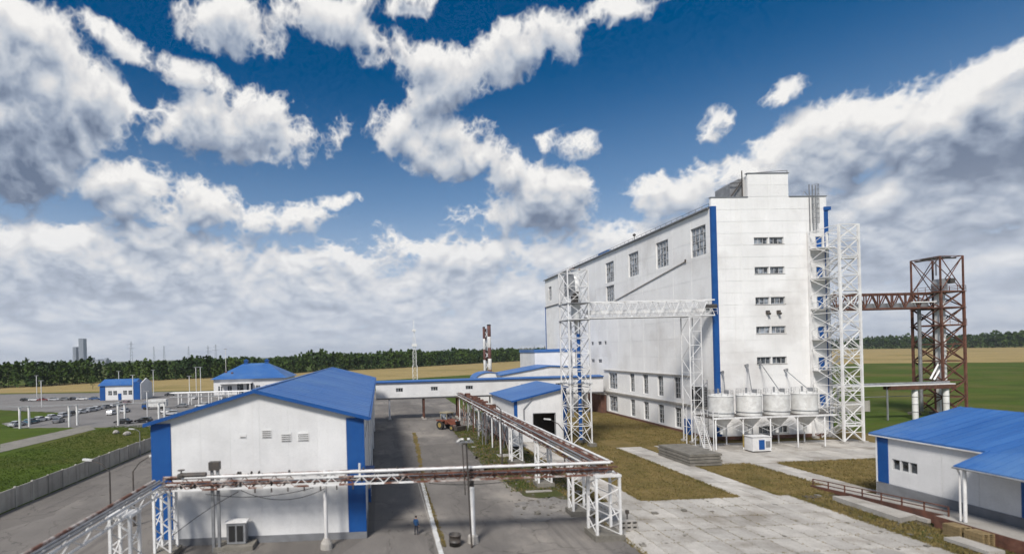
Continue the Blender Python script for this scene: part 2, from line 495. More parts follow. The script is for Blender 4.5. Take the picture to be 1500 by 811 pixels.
def glass_mat(name, c, rough):
    m, nt, b = _nt(name)
    L = nt.links.new
    geo = nt.nodes.new('ShaderNodeNewGeometry')
    n = nt.nodes.new('ShaderNodeTexNoise')
    n.inputs['Scale'].default_value = 1.3
    n.inputs['Detail'].default_value = 3
    L(geo.outputs['Position'], n.inputs['Vector'])
    r = nt.nodes.new('ShaderNodeValToRGB')
    r.color_ramp.elements[0].position = 0.38
    r.color_ramp.elements[0].color = (*[x * 0.25 for x in c], 1)
    r.color_ramp.elements[1].position = 0.62
    r.color_ramp.elements[1].color = (*[x * 2.2 for x in c], 1)
    L(n.outputs['Fac'], r.inputs[0])
    L(r.outputs[0], b.inputs['Base Color'])
    b.inputs['Roughness'].default_value = rough
    b.inputs['Specular IOR Level'].default_value = 0.6
    bp = nt.nodes.new('ShaderNodeBump')
    bp.inputs['Strength'].default_value = 0.1
    L(n.outputs['Fac'], bp.inputs['Height'])
    L(bp.outputs[0], b.inputs['Normal'])
    return m
M['glass'] = glass_mat('glass', (0.055, 0.062, 0.07), 0.08)
M['dusty_glass'] = glass_mat('dusty_glass', (0.15, 0.165, 0.185), 0.2)

# ------------------------------------------------------------------ mesh helpers
class MB:
    def __init__(s):
        s.v, s.f = [], []

    def add(s, vs, fs):
        n = len(s.v)
        s.v += [tuple(p) for p in vs]
        s.f += [tuple(i + n for i in f) for f in fs]
        return s

    def box(s, x0, x1, y0, y1, z0, z1):
        return s.add([(x0, y0, z0), (x1, y0, z0), (x1, y1, z0), (x0, y1, z0), (x0, y0, z1), (x1, y0, z1), (x1, y1, z1), (x0, y1, z1)],
                     [(0, 3, 2, 1), (4, 5, 6, 7), (0, 1, 5, 4), (1, 2, 6, 5), (2, 3, 7, 6), (3, 0, 4, 7)])

    def prism(s, pts, vec):
        n = len(pts)
        a = [Vector(p) for p in pts]
        v = Vector(vec)
        nrm = Vector((0, 0, 0))
        for i in range(n):
            nrm += a[i].cross(a[(i + 1) % n])
        if nrm.dot(v) > 0:
            a.reverse()
        return s.add(a + [p + v for p in a], [tuple(range(n)), tuple(range(2 * n - 1, n - 1, -1))] +
                     [(i + n, (i + 1) % n + n, (i + 1) % n, i) for i in range(n)])

    def bar(s, p, q, w, h=None):
        p, q = Vector(p), Vector(q)
        m = frame_of(p, q)
        h = h or w
        vs = [m @ Vector((x * w / 2, y * h / 2, z)) for z in (0, (q - p).length) for x, y in ((-1, -1), (1, -1), (1, 1), (-1, 1))]
        return s.add(vs, [(0, 3, 2, 1), (4, 5, 6, 7), (0, 1, 5, 4), (1, 2, 6, 5), (2, 3, 7, 6), (3, 0, 4, 7)])

    def tube(s, p, q, r, r2=None, n=10):
        p, q = Vector(p), Vector(q)
        r2 = r if r2 is None else r2
        m = frame_of(p, q)
        ln = (q - p).length
        vs = []
        for z, rr in ((0, r), (ln, r2)):
            for i in range(n):
                a = 2 * math.pi * i / n
                vs.append(m @ Vector((rr * math.cos(a), rr * math.sin(a), z)))
        return s.add(vs, [tuple(range(n - 1, -1, -1)), tuple(range(n, 2 * n))] +
                     [(i, (i + 1) % n, (i + 1) % n + n, i + n) for i in range(n)])

    def path(s, pts, r, n=8):
        for a, b in zip(pts, pts[1:]):
            s.tube(a, b, r, n=n)
        return s

    def lathe(s, cx, cy, prof, n=24):
        vs, fs = [], []
        for r, z in prof:
            for i in range(n):
                a = 2 * math.pi * i / n
                vs.append((cx + r * math.cos(a), cy + r * math.sin(a), z))
        for k in range(len(prof) - 1):
            for i in range(n):
                j = (i + 1) % n
                fs.append((k * n + i, k * n + j, (k + 1) * n + j, (k + 1) * n + i))
        fs.append(tuple(range(n - 1, -1, -1)))
        fs.append(tuple(range((len(prof) - 1) * n, len(prof) * n)))
        return s.add(vs, fs)

    def build(s, name, mat, parent=None, smooth=False, local=False):
        me = bpy.data.meshes.new(name)
        off = Vector((0, 0, 0)) if local or parent is None else origin(parent)
        me.from_pydata([tuple(Vector(p) - off) for p in s.v], [], s.f)
        me.materials.append(M[mat])
        if smooth:
            me.polygons.foreach_set('use_smooth', [len(f) == 4 for f in s.f])
        o = bpy.data.objects.new(name, me)
        o.parent = parent
        COL.objects.link(o)
        return o

def frame_of(p, q):
    z = (q - p).normalized()
    x = Vector((0, 0, 1)).cross(z)
    if x.length < 1e-4:
        x = Vector((1, 0, 0))
    x.normalize()
    y = z.cross(x)
    m = Matrix((x, y, z)).transposed().to_4x4()
    m.translation = p
    return m

def origin(o):
    v = Vector((0, 0, 0))
    while o is not None:
        v += o.location
        o = o.parent
    return v

UNIT = {}
def unit(shape, mat):
    k = (shape, mat)
    if k not in UNIT:
        mb = MB()
        if shape == 'box':
            mb.box(-.5, .5, -.5, .5, -.5, .5)
        elif shape == 'bar':
            mb.box(-.5, .5, -.5, .5, 0, 1)
        else:
            mb.tube((0, 0, 0), (0, 0, 1), .5, n=10)
        me = bpy.data.meshes.new(shape + '_' + mat)
        me.from_pydata(mb.v, [], mb.f)
        if shape == 'tube':
            me.polygons.foreach_set('use_smooth', [len(f) == 4 for f in mb.f])
        me.materials.append(M[mat])
        UNIT[k] = me
    return UNIT[k]

def piece(name, shape, mat, parent, mw):
    o = bpy.data.objects.new(name, unit(shape, mat))
    o.parent = parent
    if parent is not None:
        mw = Matrix.Translation(-origin(parent)) @ mw
    o.matrix_basis = mw
    COL.objects.link(o)
    return o

def pbox(name, mat, parent, x0, x1, y0, y1, z0, z1):
    if parent is not None and parent.type == 'MESH' and (abs(parent.scale.x - 1) > 1e-6 or abs(parent.scale.z - 1) > 1e-6):
        raise RuntimeError('scaled parent ' + parent.name)
    mw = Matrix.Translation(((x0 + x1) / 2, (y0 + y1) / 2, (z0 + z1) / 2)) @ Matrix.Diagonal((x1 - x0, y1 - y0, z1 - z0, 1))
    return piece(name, 'box', mat, parent, mw)

def pbar(name, mat, parent, p, q, w, h=None, shape='bar'):
    p, q = Vector(p), Vector(q)
    return piece(name, shape, mat, parent, frame_of(p, q) @ Matrix.Diagonal((w, h or w, (q - p).length, 1)))

def ptube(name, mat, parent, p, q, d):
    return pbar(name, mat, parent, p, q, d, d, 'tube')

def thing(name, label, cat, loc=(0, 0, 0), rz=0.0, group=None):
    o = bpy.data.objects.new(name, None)
    o.empty_display_size = 0.3
    COL.objects.link(o)
    o.location = loc
    o.rotation_euler = (0, 0, rz)
    o['label'] = label
    o['category'] = cat
    if group:
        o['group'] = group
    return o

def tag(o, label, cat, group=None, kind=None):
    o['label'] = label
    o['category'] = cat
    if group:
        o['group'] = group
    if kind:
        o['kind'] = kind
    return o

def structure(o, label=None):
    o['kind'] = 'structure'
    if label:
        o['label'] = label
    return o

def copy_tree(o, parent=None):
    c = o.copy()
    COL.objects.link(c)
    c.parent = parent
    for ch in list(o.children):
        copy_tree(ch, c)
    return c

def sheet(name, pts, z, mat, label=None, ragged=0.0, seed=1):
    """a flat piece of ground with a little depth; its outline can be worn and uneven"""
    if ragged:
        r = random.Random(seed)
        out = []
        for (ax, ay), (bx, by) in zip(pts, pts[1:] + pts[:1]):
            n = max(1, int(math.hypot(bx - ax, by - ay) / .7))
            for i in range(n):
                t = i / n
                j = 0 if i == 0 else r.gauss(0, ragged)
                dx, dy = by - ay, ax - bx
                q = math.hypot(dx, dy)
                out.append((ax + (bx - ax) * t + dx / q * j, ay + (by - ay) * t + dy / q * j))
        pts = out
    me = bpy.data.meshes.new(name)
    bm = bmesh.new()
    f = bm.faces.new([bm.verts.new((x, y, z)) for x, y in pts])
    if f.normal.z < 0:
        f.normal_flip()
    bmesh.ops.triangulate(bm, faces=[f])
    g = bmesh.ops.extrude_face_region(bm, geom=list(bm.faces))
    for v in [e for e in g['geom'] if isinstance(e, bmesh.types.BMVert)]:
        v.co.z = z
    vs = {v for e in g['geom'] if isinstance(e, bmesh.types.BMVert) for v in (e,)}
    for v in bm.verts:
        if v not in vs:
            v.co.z = z - .3
    bmesh.ops.recalc_face_normals(bm, faces=list(bm.faces))
    bm.to_mesh(me)
    bm.free()
    me.materials.append(M[mat])
    o = bpy.data.objects.new(name, me)
    COL.objects.link(o)
    return structure(o, label)

def cut_wall(mb, plane, c, t, u0, u1, z0, z1, holes):
    """a wall with openings; plane 'Y' faces -Y at y=c (u is X), plane 'X' faces -X at x=c (u is Y); t is its thickness"""
    us = sorted({u0, u1, *[h[0] for h in holes], *[h[1] for h in holes]})
    for a, b in zip(us, us[1:]):
        zs = [(z0, z1)]
        for h in holes:
            if h[0] < b - 1e-6 and h[1] > a + 1e-6:
                nz = []
                for p, q in zs:
                    if h[2] >= q or h[3] <= p:
                        nz.append((p, q))
                    else:
                        if h[2] > p:
                            nz.append((p, h[2]))
                        if h[3] < q:
                            nz.append((h[3], q))
                zs = nz
        for p, q in zs:
            if plane == 'Y':
                mb.box(a, b, c, c + t, p, q)
            else:
                mb.box(c, c + t, a, b, p, q)

def panels(parent, mat, plane, c, us, zs, holes, t=0.03, gap=0.03, name='panel'):
    """cladding panels laid 3 cm proud of the wall, cut round the openings"""
    for a, b in zip(us, us[1:]):
        for p, q in zip(zs, zs[1:]):
            rects = [(a + gap / 2, b - gap / 2, p + gap / 2, q - gap / 2)]
            for h in holes:
                nr = []
                for r in rects:
                    if h[0] >= r[1] or h[1] <= r[0] or h[2] >= r[3] or h[3] <= r[2]:
                        nr.append(r)
                        continue
                    x0, x1 = max(r[0], h[0]), min(r[1], h[1])
                    if h[0] > r[0]:
                        nr.append((r[0], h[0], r[2], r[3]))
                    if h[1] < r[1]:
                        nr.append((h[1], r[1], r[2], r[3]))
                    if h[2] > r[2]:
                        nr.append((x0, x1, r[2], h[2]))
                    if h[3] < r[3]:
                        nr.append((x0, x1, h[3], r[3]))
                rects = nr
            for r in rects:
                if r[1] - r[0] < 0.08 or r[3] - r[2] < 0.08:
                    continue
                if plane == 'Y':
                    pbox(name, mat, parent, r[0], r[1], c - t, c, r[2], r[3])
                else:
                    pbox(name, mat, parent, c - t, c, r[0], r[1], r[2], r[3])

def window(parent, plane, c, u0, u1, z0, z1, nu, nz, mat='frame', fw=0.09, glass='glass', depth=0.26, name='window'):
    """frame with glazing bars set back in its opening; glass behind"""
    mb = MB()

    def bx(m, a, b, p, q, d0, d1):
        if plane == 'Y':
            m.box(a, b, c + d0, c + d1, p, q)
        else:
            m.box(c + d0, c + d1, a, b, p, q)
    d = depth
    bx(mb, u0, u0 + fw, z0, z1, d - .06, d + .05)
    bx(mb, u1 - fw, u1, z0, z1, d - .06, d + .05)
    bx(mb, u0 + fw, u1 - fw, z0, z0 + fw, d - .06, d + .05)
    bx(mb, u0 + fw, u1 - fw, z1 - fw, z1, d - .06, d + .05)
    for i in range(1, nu):
        u = u0 + (u1 - u0) * i / nu
        bx(mb, u - fw * .38, u + fw * .38, z0 + fw, z1 - fw, d - .05, d + .04)
    for k in range(1, nz):
        z = z0 + (z1 - z0) * k / nz
        bx(mb, u0 + fw, u1 - fw, z - fw * .38, z + fw * .38, d - .045, d + .035)
    w = mb.build(name, mat, parent)
    g = MB()
    bx(g, u0 + .01, u1 - .01, z0 + .01, z1 - .01, d + .055, d + .075)
    g.build('glass', glass, w)
    return w

def lattice(root, mat, x0, x1, y0, y1, zs, leg, br, faces='fblr', cross=True, ring=True, brmat=None, legs=True, zig=0):
    """a braced tower: four legs, a ring of crossbars and X or Z braces at every level"""
    brmat = brmat or mat
    P = [(x0, y0), (x1, y0), (x1, y1), (x0, y1)]
    if legs:
        for x, y in P:
            pbar('leg', mat, root, (x, y, zs[0]), (x, y, zs[-1]), leg)
    sides = {'f': (0, 1), 'r': (1, 2), 'b': (2, 3), 'l': (3, 0)}
    for k, (a, b) in enumerate(zip(zs, zs[1:])):
        for s in faces:
            i, j = sides[s]
            (ax, ay), (bx, by) = P[i], P[j]
            if ring:
                pbar('crossbar', brmat, root, (ax, ay, b), (bx, by, b), br * 1.1)
            if cross:
                pbar('brace', brmat, root, (ax, ay, a), (bx, by, b), br)
                pbar('brace', brmat, root, (bx, by, a), (ax, ay, b), br)
            else:
                if (k + zig) % 2:
                    ax, ay, bx, by = bx, by, ax, ay
                pbar('brace', brmat, root, (ax, ay, a), (bx, by, b), br)

def truss_x(root, mat, x0, x1, y, z0, z1, n, cw, bw, brmat=None, verticals=True):
    """a flat truss along X"""
    brmat = brmat or mat
    pbar('chord', mat, root, (x0, y, z0), (x1, y, z0), cw)
    pbar('chord', mat, root, (x0, y, z1), (x1, y, z1), cw)
    for i in range(n):
        a, b = x0 + (x1 - x0) * i / n, x0 + (x1 - x0) * (i + 1) / n
        m = (a + b) / 2
        pbar('brace', brmat, root, (a, y, z0), (m, y, z1), bw)
        pbar('brace', brmat, root, (m, y, z1), (b, y, z0), bw)
        if verticals and i:
            pbar('brace', brmat, root, (a, y, z0), (a, y, z1), bw)

def railing(root, mat, pts, h=1.05, w=0.045, name='railing', step=1.5, parent=None):
    mb = MB()
    for a, b in zip(pts, pts[1:]):
        a, b = Vector(a), Vector(b)
        n = max(1, int((b - a).length / step))
        for i in range(n + 1):
            p = a.lerp(b, i / n)
            mb.bar(p, p + Vector((0, 0, h)), w)
        for f in (0.5, 1.0):
            mb.bar(a + Vector((0, 0, h * f)), b + Vector((0, 0, h * f)), w)
    return mb.build(name, mat, root)

# ================================================================== ground, yard, paths
rnd = random.Random(7)
structure(MB().add([(-6000, -300, -0.06), (6000, -300, -0.06), (6000, 9000, -0.06), (-6000, 9000, -0.06)], [(0, 1, 2, 3)])
          .build('ground', 'green'), 'dark green grassland reaching to the horizon')
sheet('field', [(-300, 318), (-170, 292), (-92, 272), (0, 325), (60, 362), (115, 377), (370, 372), (450, 318), (640, 300), (1500, 640), (1110, 800),
                (1060, 1100), (261, 850), (137, 720), (3, 590), (-139, 470), (-219, 430), (-290, 370)], -0.02, 'tan_field',
      'dry tan stubble field below the wood')
sheet('parking_lot', [(-108, 149), (-97, 138), (-58, 131), (-44, 134), (-44, 262), (-120, 272), (-215, 292), (-146, 196), (-101, 172)], -0.012, 'lot',
      'grey asphalt car park', ragged=.3, seed=7)
sheet('yard', [(-43.2, 5), (22, 5), (22, 57), (16.5, 58), (15, 75), (15.5, 112), (24, 118), (24, 235), (-43.2, 235)], 0.0, 'asphalt',
      'worn grey asphalt yard beside the blue-roofed warehouse')
sheet('verge', [(22, 54.4), (24.4, 54.4), (24.4, 90), (24, 118), (15.5, 112), (15, 75), (16.5, 58)], 0.004, 'soil',
      'weedy bare soil strip under the pipe rack', ragged=.3, seed=2)
sheet('lawn', [(24.4, 54.4), (52, 54.4), (57, 50), (90, 50), (90, 86), (84, 180), (36, 180), (24.4, 118)], 0.0, 'dry_lawn',
      'brown dry lawn in front of the tall white mill', ragged=.12, seed=3)
sheet('path', [(-73.3, 100.5), (-80.7, 110.8), (-79.5, 126), (-78.3, 139), (-71.6, 130.2), (-72, 119.7)], 0.0, 'path_concrete',
      'pale concrete path across the grass beyond the panel fence', ragged=.06, seed=6)
sheet('verge', [(45.25, 20.2), (49.55, 20.2), (50.4, 43.5), (50.4, 54.4), (45.25, 54.4)], 0.012, 'soil', 'strip of weedy dirt between the pavement and the dock', ragged=.3, seed=4)
sheet('forecourt', [(20.5, 10), (45.2, 10), (45.2, 36.45), (20.5, 36.45)], 0.0, 'slab')

def slab_field(name, x0, x1, y0, y1, sx, sy, z, label, mat='slab', jitter=0.012, skip=None, clip=None):
    base = MB()
    base.box(x0, x1, y0, y1, z - 0.25, z - 0.07)
    root = structure(base.build(name, 'soil'), label)
    nx, ny = max(1, round((x1 - x0) / sx)), max(1, round((y1 - y0) / sy))
    for j in range(ny):
        for i in range(nx):
            if skip and skip(i, j):
                continue
            a, b = x0 + (x1 - x0) * i / nx, x0 + (x1 - x0) * (i + 1) / nx
            c, d = y0 + (y1 - y0) * j / ny, y0 + (y1 - y0) * (j + 1) / ny
            dz = rnd.uniform(-jitter, jitter)
            g = 0.038
            mw = Matrix.Translation(((a + b) / 2, (c + d) / 2, z - 0.05 + dz)) @ Matrix.Rotation(rnd.uniform(-.004, .004), 4, 'X') @ \
                Matrix.Rotation(rnd.uniform(-.004, .004), 4, 'Y') @ Matrix.Diagonal((b - a - g, d - c - g, 0.1, 1))
            piece('paving_slab', 'box', mat, root, mw)
    return root

slab_field('pavement', 21.2, 45.2, 36.5, 54.5, 2.0, 3.0, 0.06, 'pale concrete slab pavement at the lower edge of the yard')
slab_field('footpath', 39.6, 44.0, 54.6, 84, 2.2, 3.0, 0.055, 'concrete slab path leading up to the tall white mill')
slab_field('footpath', 24.7, 28.4, 54.6, 91.8, 1.85, 3.1, 0.05, 'concrete slab path leading to the dark doorway of the small shed')
slab_field('footpath', 52.2, 56.0, 54.6, 69.4, 1.9, 3.0, 0.05, 'concrete slab path between the lawns toward the storage shed')
slab_field('apron', 46.5, 82, 69.5, 84.5, 3.0, 3.0, 0.055, 'concrete slab apron under the silos', skip=lambda i, j: False)

sheet('gravel_patch', [(13.2, 50.5), (16, 49.6), (19.5, 50.2), (22, 52.5), (21.5, 56), (18, 57.2), (14.5, 55.5)], 0.006, 'gravel',
      'pale gravel patch spread on the asphalt by the rack corner', ragged=.35, seed=11)

def rubble(regions, n, mat, label, seed):
    r = random.Random(seed)
    mb = MB()
    for _ in range(n):
        a, b, c, d = r.choice(regions)
        x, y, q = r.uniform(a, b), r.uniform(c, d), r.uniform(.04, .16) * (2.2 if r.random() < .06 else 1)
        vs = [(x + q * r.uniform(.6, 1) * sx, y + q * r.uniform(.6, 1) * sy, z) for z in (0, q * r.uniform(.5, .9)) for sx, sy in ((-1, -1), (1, -1), (1, 1), (-1, 1))]
        mb.add(vs, [(4, 5, 6, 7), (0, 1, 5, 4), (1, 2, 6, 5), (2, 3, 7, 6), (3, 0, 4, 7)])
    return tag(mb.build('rubble', mat), label, 'rubble', kind='stuff')
rubble([(14, 22, 50, 57), (15, 24, 58, 112), (15, 24, 58, 112), (15, 24, 58, 112)], 300, 'old_concrete', 'small grey stones and rubble lying under the pipe rack', 21)
rubble([(21.5, 45, 37, 54.4), (45.3, 49.5, 38, 54)], 110, 'old_concrete', 'small dark lumps scattered over the concrete pavement', 22)

# edge kerb across the yard
root = structure(MB().box(4.55, 4.62, 36, 66, -0.1, 0.02).build('kerb', 'concrete'), 'white painted kerb line running down the yard')
y = 36.0
while y < 66:
    x = 4.75 + (y - 42) * 0.017
    pbox('kerb_stone', 'white_paint', root, x - .2, x + .2, y + .02, y + 2.98, 0.0, 0.13 + rnd.uniform(-.015, .015))
    y += 3.0
# overgrown strip where the kerb has sunk
sheet('verge', [(5.1, 66.5), (5.6, 66.5), (6.8, 92), (7.3, 108), (6.5, 108), (6.1, 92)], 0.008, 'dry_lawn', 'thin strip of dry grass in the yard', ragged=.12, seed=5)

# grass tufts (nobody could count them)
def tufts(name, regions, n, mat, h0, h1, label, seed=3, avoid=()):
    r = random.Random(seed)
    mb = MB()
    areas = [(b - a) * (d - c) for a, b, c, d in regions]
    for _ in range(n):
        a, b, c, d = r.choices(regions, areas)[0]
        x, y = r.uniform(a, b), r.uniform(c, d)
        if any(p <= x <= q and s <= y <= t for p, q, s, t in avoid):
            continue
        for k in range(3):
            an = r.uniform(0, 6.283)
            w, h, ln = r.uniform(.02, .06), r.uniform(h0, h1), r.uniform(.02, .12)
            dx, dy = math.cos(an), math.sin(an)
            px, py = x + r.uniform(-.12, .12), y + r.uniform(-.12, .12)
            mb.add([(px - dy * w, py + dx * w, 0), (px + dy * w, py - dx * w, 0), (px + dx * ln, py + dy * ln, h)], [(0, 1, 2)])
    o = mb.build(name, mat)
    return tag(o, label, 'grass', kind='stuff')

tufts('grass', [(28.6, 39.4, 55, 91), (44.2, 52, 55, 69), (56.2, 62, 56, 69.2), (44.2, 59, 84.6, 126), (33, 44, 91, 126), (62, 84, 54, 69)], 26000, 'blade', 0.05, 0.20,
      'short dry brown grass on the lawn by the mill', 3, avoid=[(42, 48.5, 68, 78), (52.9, 90, 30, 52.6)])
tufts('grass', [(45.4, 49.4, 37, 54), (21.0, 24.2, 54.6, 60)], 3500, 'blade', 0.06, 0.3, 'dry weeds in the dirt strip beside the dock and at the pavement edge', 8)
tufts('grass', [(39.3, 39.75, 54.6, 84), (43.85, 44.3, 54.6, 84), (24.5, 24.9, 54.6, 91), (28.2, 28.7, 54.6, 91), (29, 39.5, 54.2, 54.8), (44, 52, 54.2, 54.8), (52.0, 52.4, 55, 69), (55.8, 56.3, 55, 69), (48, 52.2, 69.2, 69.8), (56.2, 82, 69.2, 69.8), (21.1, 21.5, 37, 54), (44.9, 45.4, 37, 54), (5.0, 5.4, 44, 66), (59.0, 80.5, 86.4, 86.9)], 9000, 'blade', 0.05, 0.28, 'dry grass spilling over the edges of the paths and the pavement', 9)
js = [(21.2 + 2.0 * i - .05, 21.2 + 2.0 * i + .05, 37, 54.4) for i in range(1, 12)] + [(21.3, 45, 36.5 + 3 * j - .05, 36.5 + 3 * j + .05) for j in range(1, 6)]
tufts('grass', js, 1600, 'blade', 0.07, 0.16, 'weeds sprouting in the joints of the concrete pavement', 10)
tufts('grass', [(15.3, 24, 60, 111)], 2600, 'blade', 0.06, 0.3, 'dry straw weeds growing under the pipe rack', 15, avoid=[(22.4, 24.4, 85.5, 113)])
tufts('grass', [(15.3, 24, 60, 111)], 2600, 'green_blade', 0.08, 0.35, 'green weeds growing under the pipe rack', 5, avoid=[(22.4, 24.4, 85.5, 113)])
tufts('grass', [(-70, -44.6, 58, 135)], 14000, 'green_blade', 0.06, 0.2, 'green grass bank behind the concrete panel fence', 6)

# ================================================================== the tall white mill
MX0, MX1, MY0, MY1 = 59.4, 80.7, 87.0, 177.0
mill = thing('mill_building', 'tall white windowed mill building with blue corner strips, the largest in view', 'building', ((MX0 + MX1) / 2, MY0, 0))
long_holes = [(88.6, 93.0, 33.5, 38.9), (100.5, 105.0, 33.5, 38.9), (112.4, 116.9, 33.5, 38.9), (124.5, 129.0, 33.7, 38.9), (124.6, 129.0, 28.8, 32.9),
              (170.5, 173.5, 33.9, 38.6)]
low_y = [97.5, 103.6, 109.6, 115.6]
for a in low_y:
    long_holes += [(a, a + 2.1, 6.5, 10.8), (a, a + 2.1, 0.75, 4.7)]
long_holes += [(124.2, 128.7, 6.5, 10.6), (124.3, 128.9, 0.75, 4.7)]
vents = [(129.6, 130.9, 17.9, 18.8), (132.6, 134.6, 17.9, 18.8), (137.6, 139.0, 17.9, 18.8), (132.6, 134.8, 13.1, 14.0), (137.2, 139.2, 13.1, 14.0)]
end_rows = [(34.75, 35.95), (29.45, 30.7), (24.0, 25.3), (18.8, 20.1), (13.4, 14.65), (1.0, 2.35)]
end_holes = [(67.1, 72.6, a, b) for a, b in end_rows]
door_z = [33.7, 28.3, 23.0, 17.6, 12.1, 5.5]
door_holes = [(78.5, 79.7, z, z + 2.2) for z in door_z]
mb = MB()
cut_wall(mb, 'X', MX0, 0.4, MY0 + 0.4, MY1, 0.0, 41.4, long_holes + vents)
cut_wall(mb, 'Y', MY0, 0.4, MX0, MX1, 0.0, 43.1, end_holes + door_holes)
mb.box(66.2, 73.7, MY0, MY0 + 0.4, 43.1, 47.3)
mb.box(MX1 - 0.4, MX1, MY0 + 0.4, MY1, 0, 41.9)
mb.box(MX0 + 0.4, MX1 - 0.4, MY1 - 0.4, MY1, 0, 41.4)
mb.build('wall', 'mill_wall', mill)
us = [MY0 + 0.03] + [MY0 + 6 * k for k in range(1, 15)] + [MY1]
panels(mill, 'mill_wall', 'X', MX0, us, [0.45, 5.6, 11.2, 14.8, 18.4, 22.0, 25.6, 29.2, 32.8, 36.4, 41.3], long_holes + vents, gap=.06)
us = [MX0, 64.7, 70.0, 75.4, MX1]
panels(mill, 'mill_wall', 'Y', MY0, us, [0.75 + 2.115 * k for k in range(21)], end_holes + door_holes, gap=.055)
panels(mill, 'mill_wall', 'Y', MY0, [66.2, 69.95, 73.7], [43.2, 45.25, 47.28], [])
for h in long_holes[:6]:
    window(mill, 'X', MX0, *h, 4, 4, fw=0.12, glass='dusty_glass', mat='frame')
for h in long_holes[6:14]:
    window(mill, 'X', MX0, *h, 2, 4, fw=0.10)
for h in long_holes[14:]:
    window(mill, 'X', MX0, *h, 3, 3, fw=0.11, glass='dusty_glass')
for h in vents:
    v = MB()
    for k in range(4):
        z = h[2] + (h[3] - h[2]) * (k + .5) / 4
        v.box(MX0 + .06, MX0 + .1, h[0], h[1], z - .06, z + .05)
    v.box(MX0 + .2, MX0 + .25, h[0], h[1], h[2], h[3])
    v.build('vent', 'grey_metal', mill)
for i, h in enumerate(end_holes):
    a, b = h[0], h[1]
    mid = (a + b) / 2
    g = 'glass' if i >= 4 else 'dusty_glass'
    window(mill, 'Y', MY0, a, mid - .12, h[2], h[3], 3, 1, fw=0.10, glass=g)
    window(mill, 'Y', MY0, mid + .12, b, h[2], h[3], 3, 1, fw=0.10, glass=g)
    pbox('window_pier', 'mill_wall', mill, mid - .12, mid + .12, MY0 + .01, MY0 + .3, h[2], h[3])
    pbox('sill', 'concrete', mill, a - .1, b + .1, MY0 - .09, MY0 + .1, h[2] - .09, h[2])
for i, h in enumerate(door_holes):
    d = MB().box(h[0] + .04, h[1] - .04, MY0 + .05, MY0 + .12, h[2] + .02, h[3] - .02).build('door', 'blue_paint', mill)
    d['label'] = 'blue steel door opening onto the outside stair'
    MB().box(h[0] + .12, h[0] + .18, MY0 - .02, MY0 + .05, h[2] + 1.0, h[2] + 1.2).build('handle', 'grey_metal', d)
    MB().box(h[0] - .08, h[0] + .04, MY0 - .05, MY0 + .1, h[2], h[3] + .08).box(h[1] - .04, h[1] + .08, MY0 - .05, MY0 + .1, h[2], h[3] + .08) \
        .box(h[0] + .04, h[1] - .04, MY0 - .05, MY0 + .1, h[3] - .02, h[3] + .08).build('door_frame', 'frame', d)
# roof slab, dark eaves gutter, parapet caps, roof-top pieces
rf = MB().prism([(MX0 - .35, MY0 + .4, 41.45), (MX1 + .2, MY0 + .4, 41.95), (MX1 + .2, MY0 + .4, 42.15), (MX0 - .35, MY0 + .4, 41.65)],
                (0, MY1 - MY0 - .2, 0)).build('roof', 'dark_metal', mill)
MB().tube((MX0 - .42, MY0 + .3, 41.42), (MX0 - .42, MY1 + .2, 41.42), .16).build('gutter', 'grey_metal', rf)
mb = MB()
for k in range(46):
    yy = MY0 + 1 + k * 1.95
    mb.bar((MX0 + .3, yy, 41.65), (MX0 + .3, yy, 42.35), .05)
mb.bar((MX0 + .3, MY0 + 1, 42.35), (MX0 + .3, MY0 + 89, 42.35), .05)
mb.build('roof_railing', 'dark_metal', rf)
for a, b, z in ((MX0 - .1, 66.15, 43.1), (73.75, MX1 + .1, 43.1), (66.05, 73.85, 47.3)):
    pbox('parapet_cap', 'grey_metal', mill, a, b, MY0 - .14, MY0 + .5, z, z + .14)
MB().box(66.4, 73.5, MY0 + .4, MY0 + 7, 42.2, 47.1).build('lift_house', 'mill_wall', mill)
MB().prism([(64.0, 88.5, 43.2), (66.3, 88.5, 43.2), (66.3, 88.5, 46.9), (65.7, 88.5, 46.9), (64.0, 88.5, 45.9)], (0, 4, 0)).build('roof_stair_cover', 'grey_metal', mill)
MB().bar((63.7, 88.0, 43.4), (66.0, 88.0, 46.4), .18).bar((65.9, 87.9, 43.2), (65.9, 87.9, 48.2), .1).bar((66.15, 88.3, 43.2), (66.15, 88.3, 48.2), .1) \
    .bar((63.7, 88.0, 45.95), (66.0, 88.0, 46.0), .12).build('roof_stair_rail', 'dark_metal', mill)
MB().bar((66.2, MY0 + .1, 47.4), (73.6, MY0 + .1, 47.85), .07).bar((73.65, MY0 + .1, 43.3), (73.65, MY0 + .1, 47.9), .06).build('lightning_wire', 'dark_metal', mill)
MB().box(61.3, 62.8, 132, 137.6, 42.1, 43.1).build('roof_vent', 'blue_roof', mill)
MB().bar((61.5, 118, 41.6), (61.5, 118, 44.0), .10).lathe(61.5, 118, [(.05, 43.4), (.35, 43.6), (.35, 43.9), (.05, 44.1)], 10).build('vent_pipe', 'dark_metal', mill)
# blue corner strips and drainpipes
pbox('corner_strip', 'blue_paint', mill, MX0 - .06, MX0 + .85, MY0 - .12, MY0 - .03, .8, 41.6)
pbox('corner_strip', 'blue_paint', mill, MX0 - .12, MX0 - .03, MY0 - .12, MY0 + .25, .8, 41.6)
pbox('corner_strip', 'blue_paint', mill, MX1 - .55, MX1 + .16, MY0 - .14, MY0 - .03, .8, 40.6)
pbox('corner_strip', 'blue_paint', mill, MX1 + .03, MX1 + .16, MY0 - .03, MY0 + .6, .8, 40.6)
MB().box(MX1 - .6, MX1 + .6, MY0 - .3, MY0 + .3, 40.6, 41.2).build('rainwater_head', 'blue_paint', mill)
MB().tube((MX0 - .2, MY1 - .2, .3), (MX0 - .2, MY1 - .2, 31.8), .13).build('drainpipe', 'blue_paint', mill)
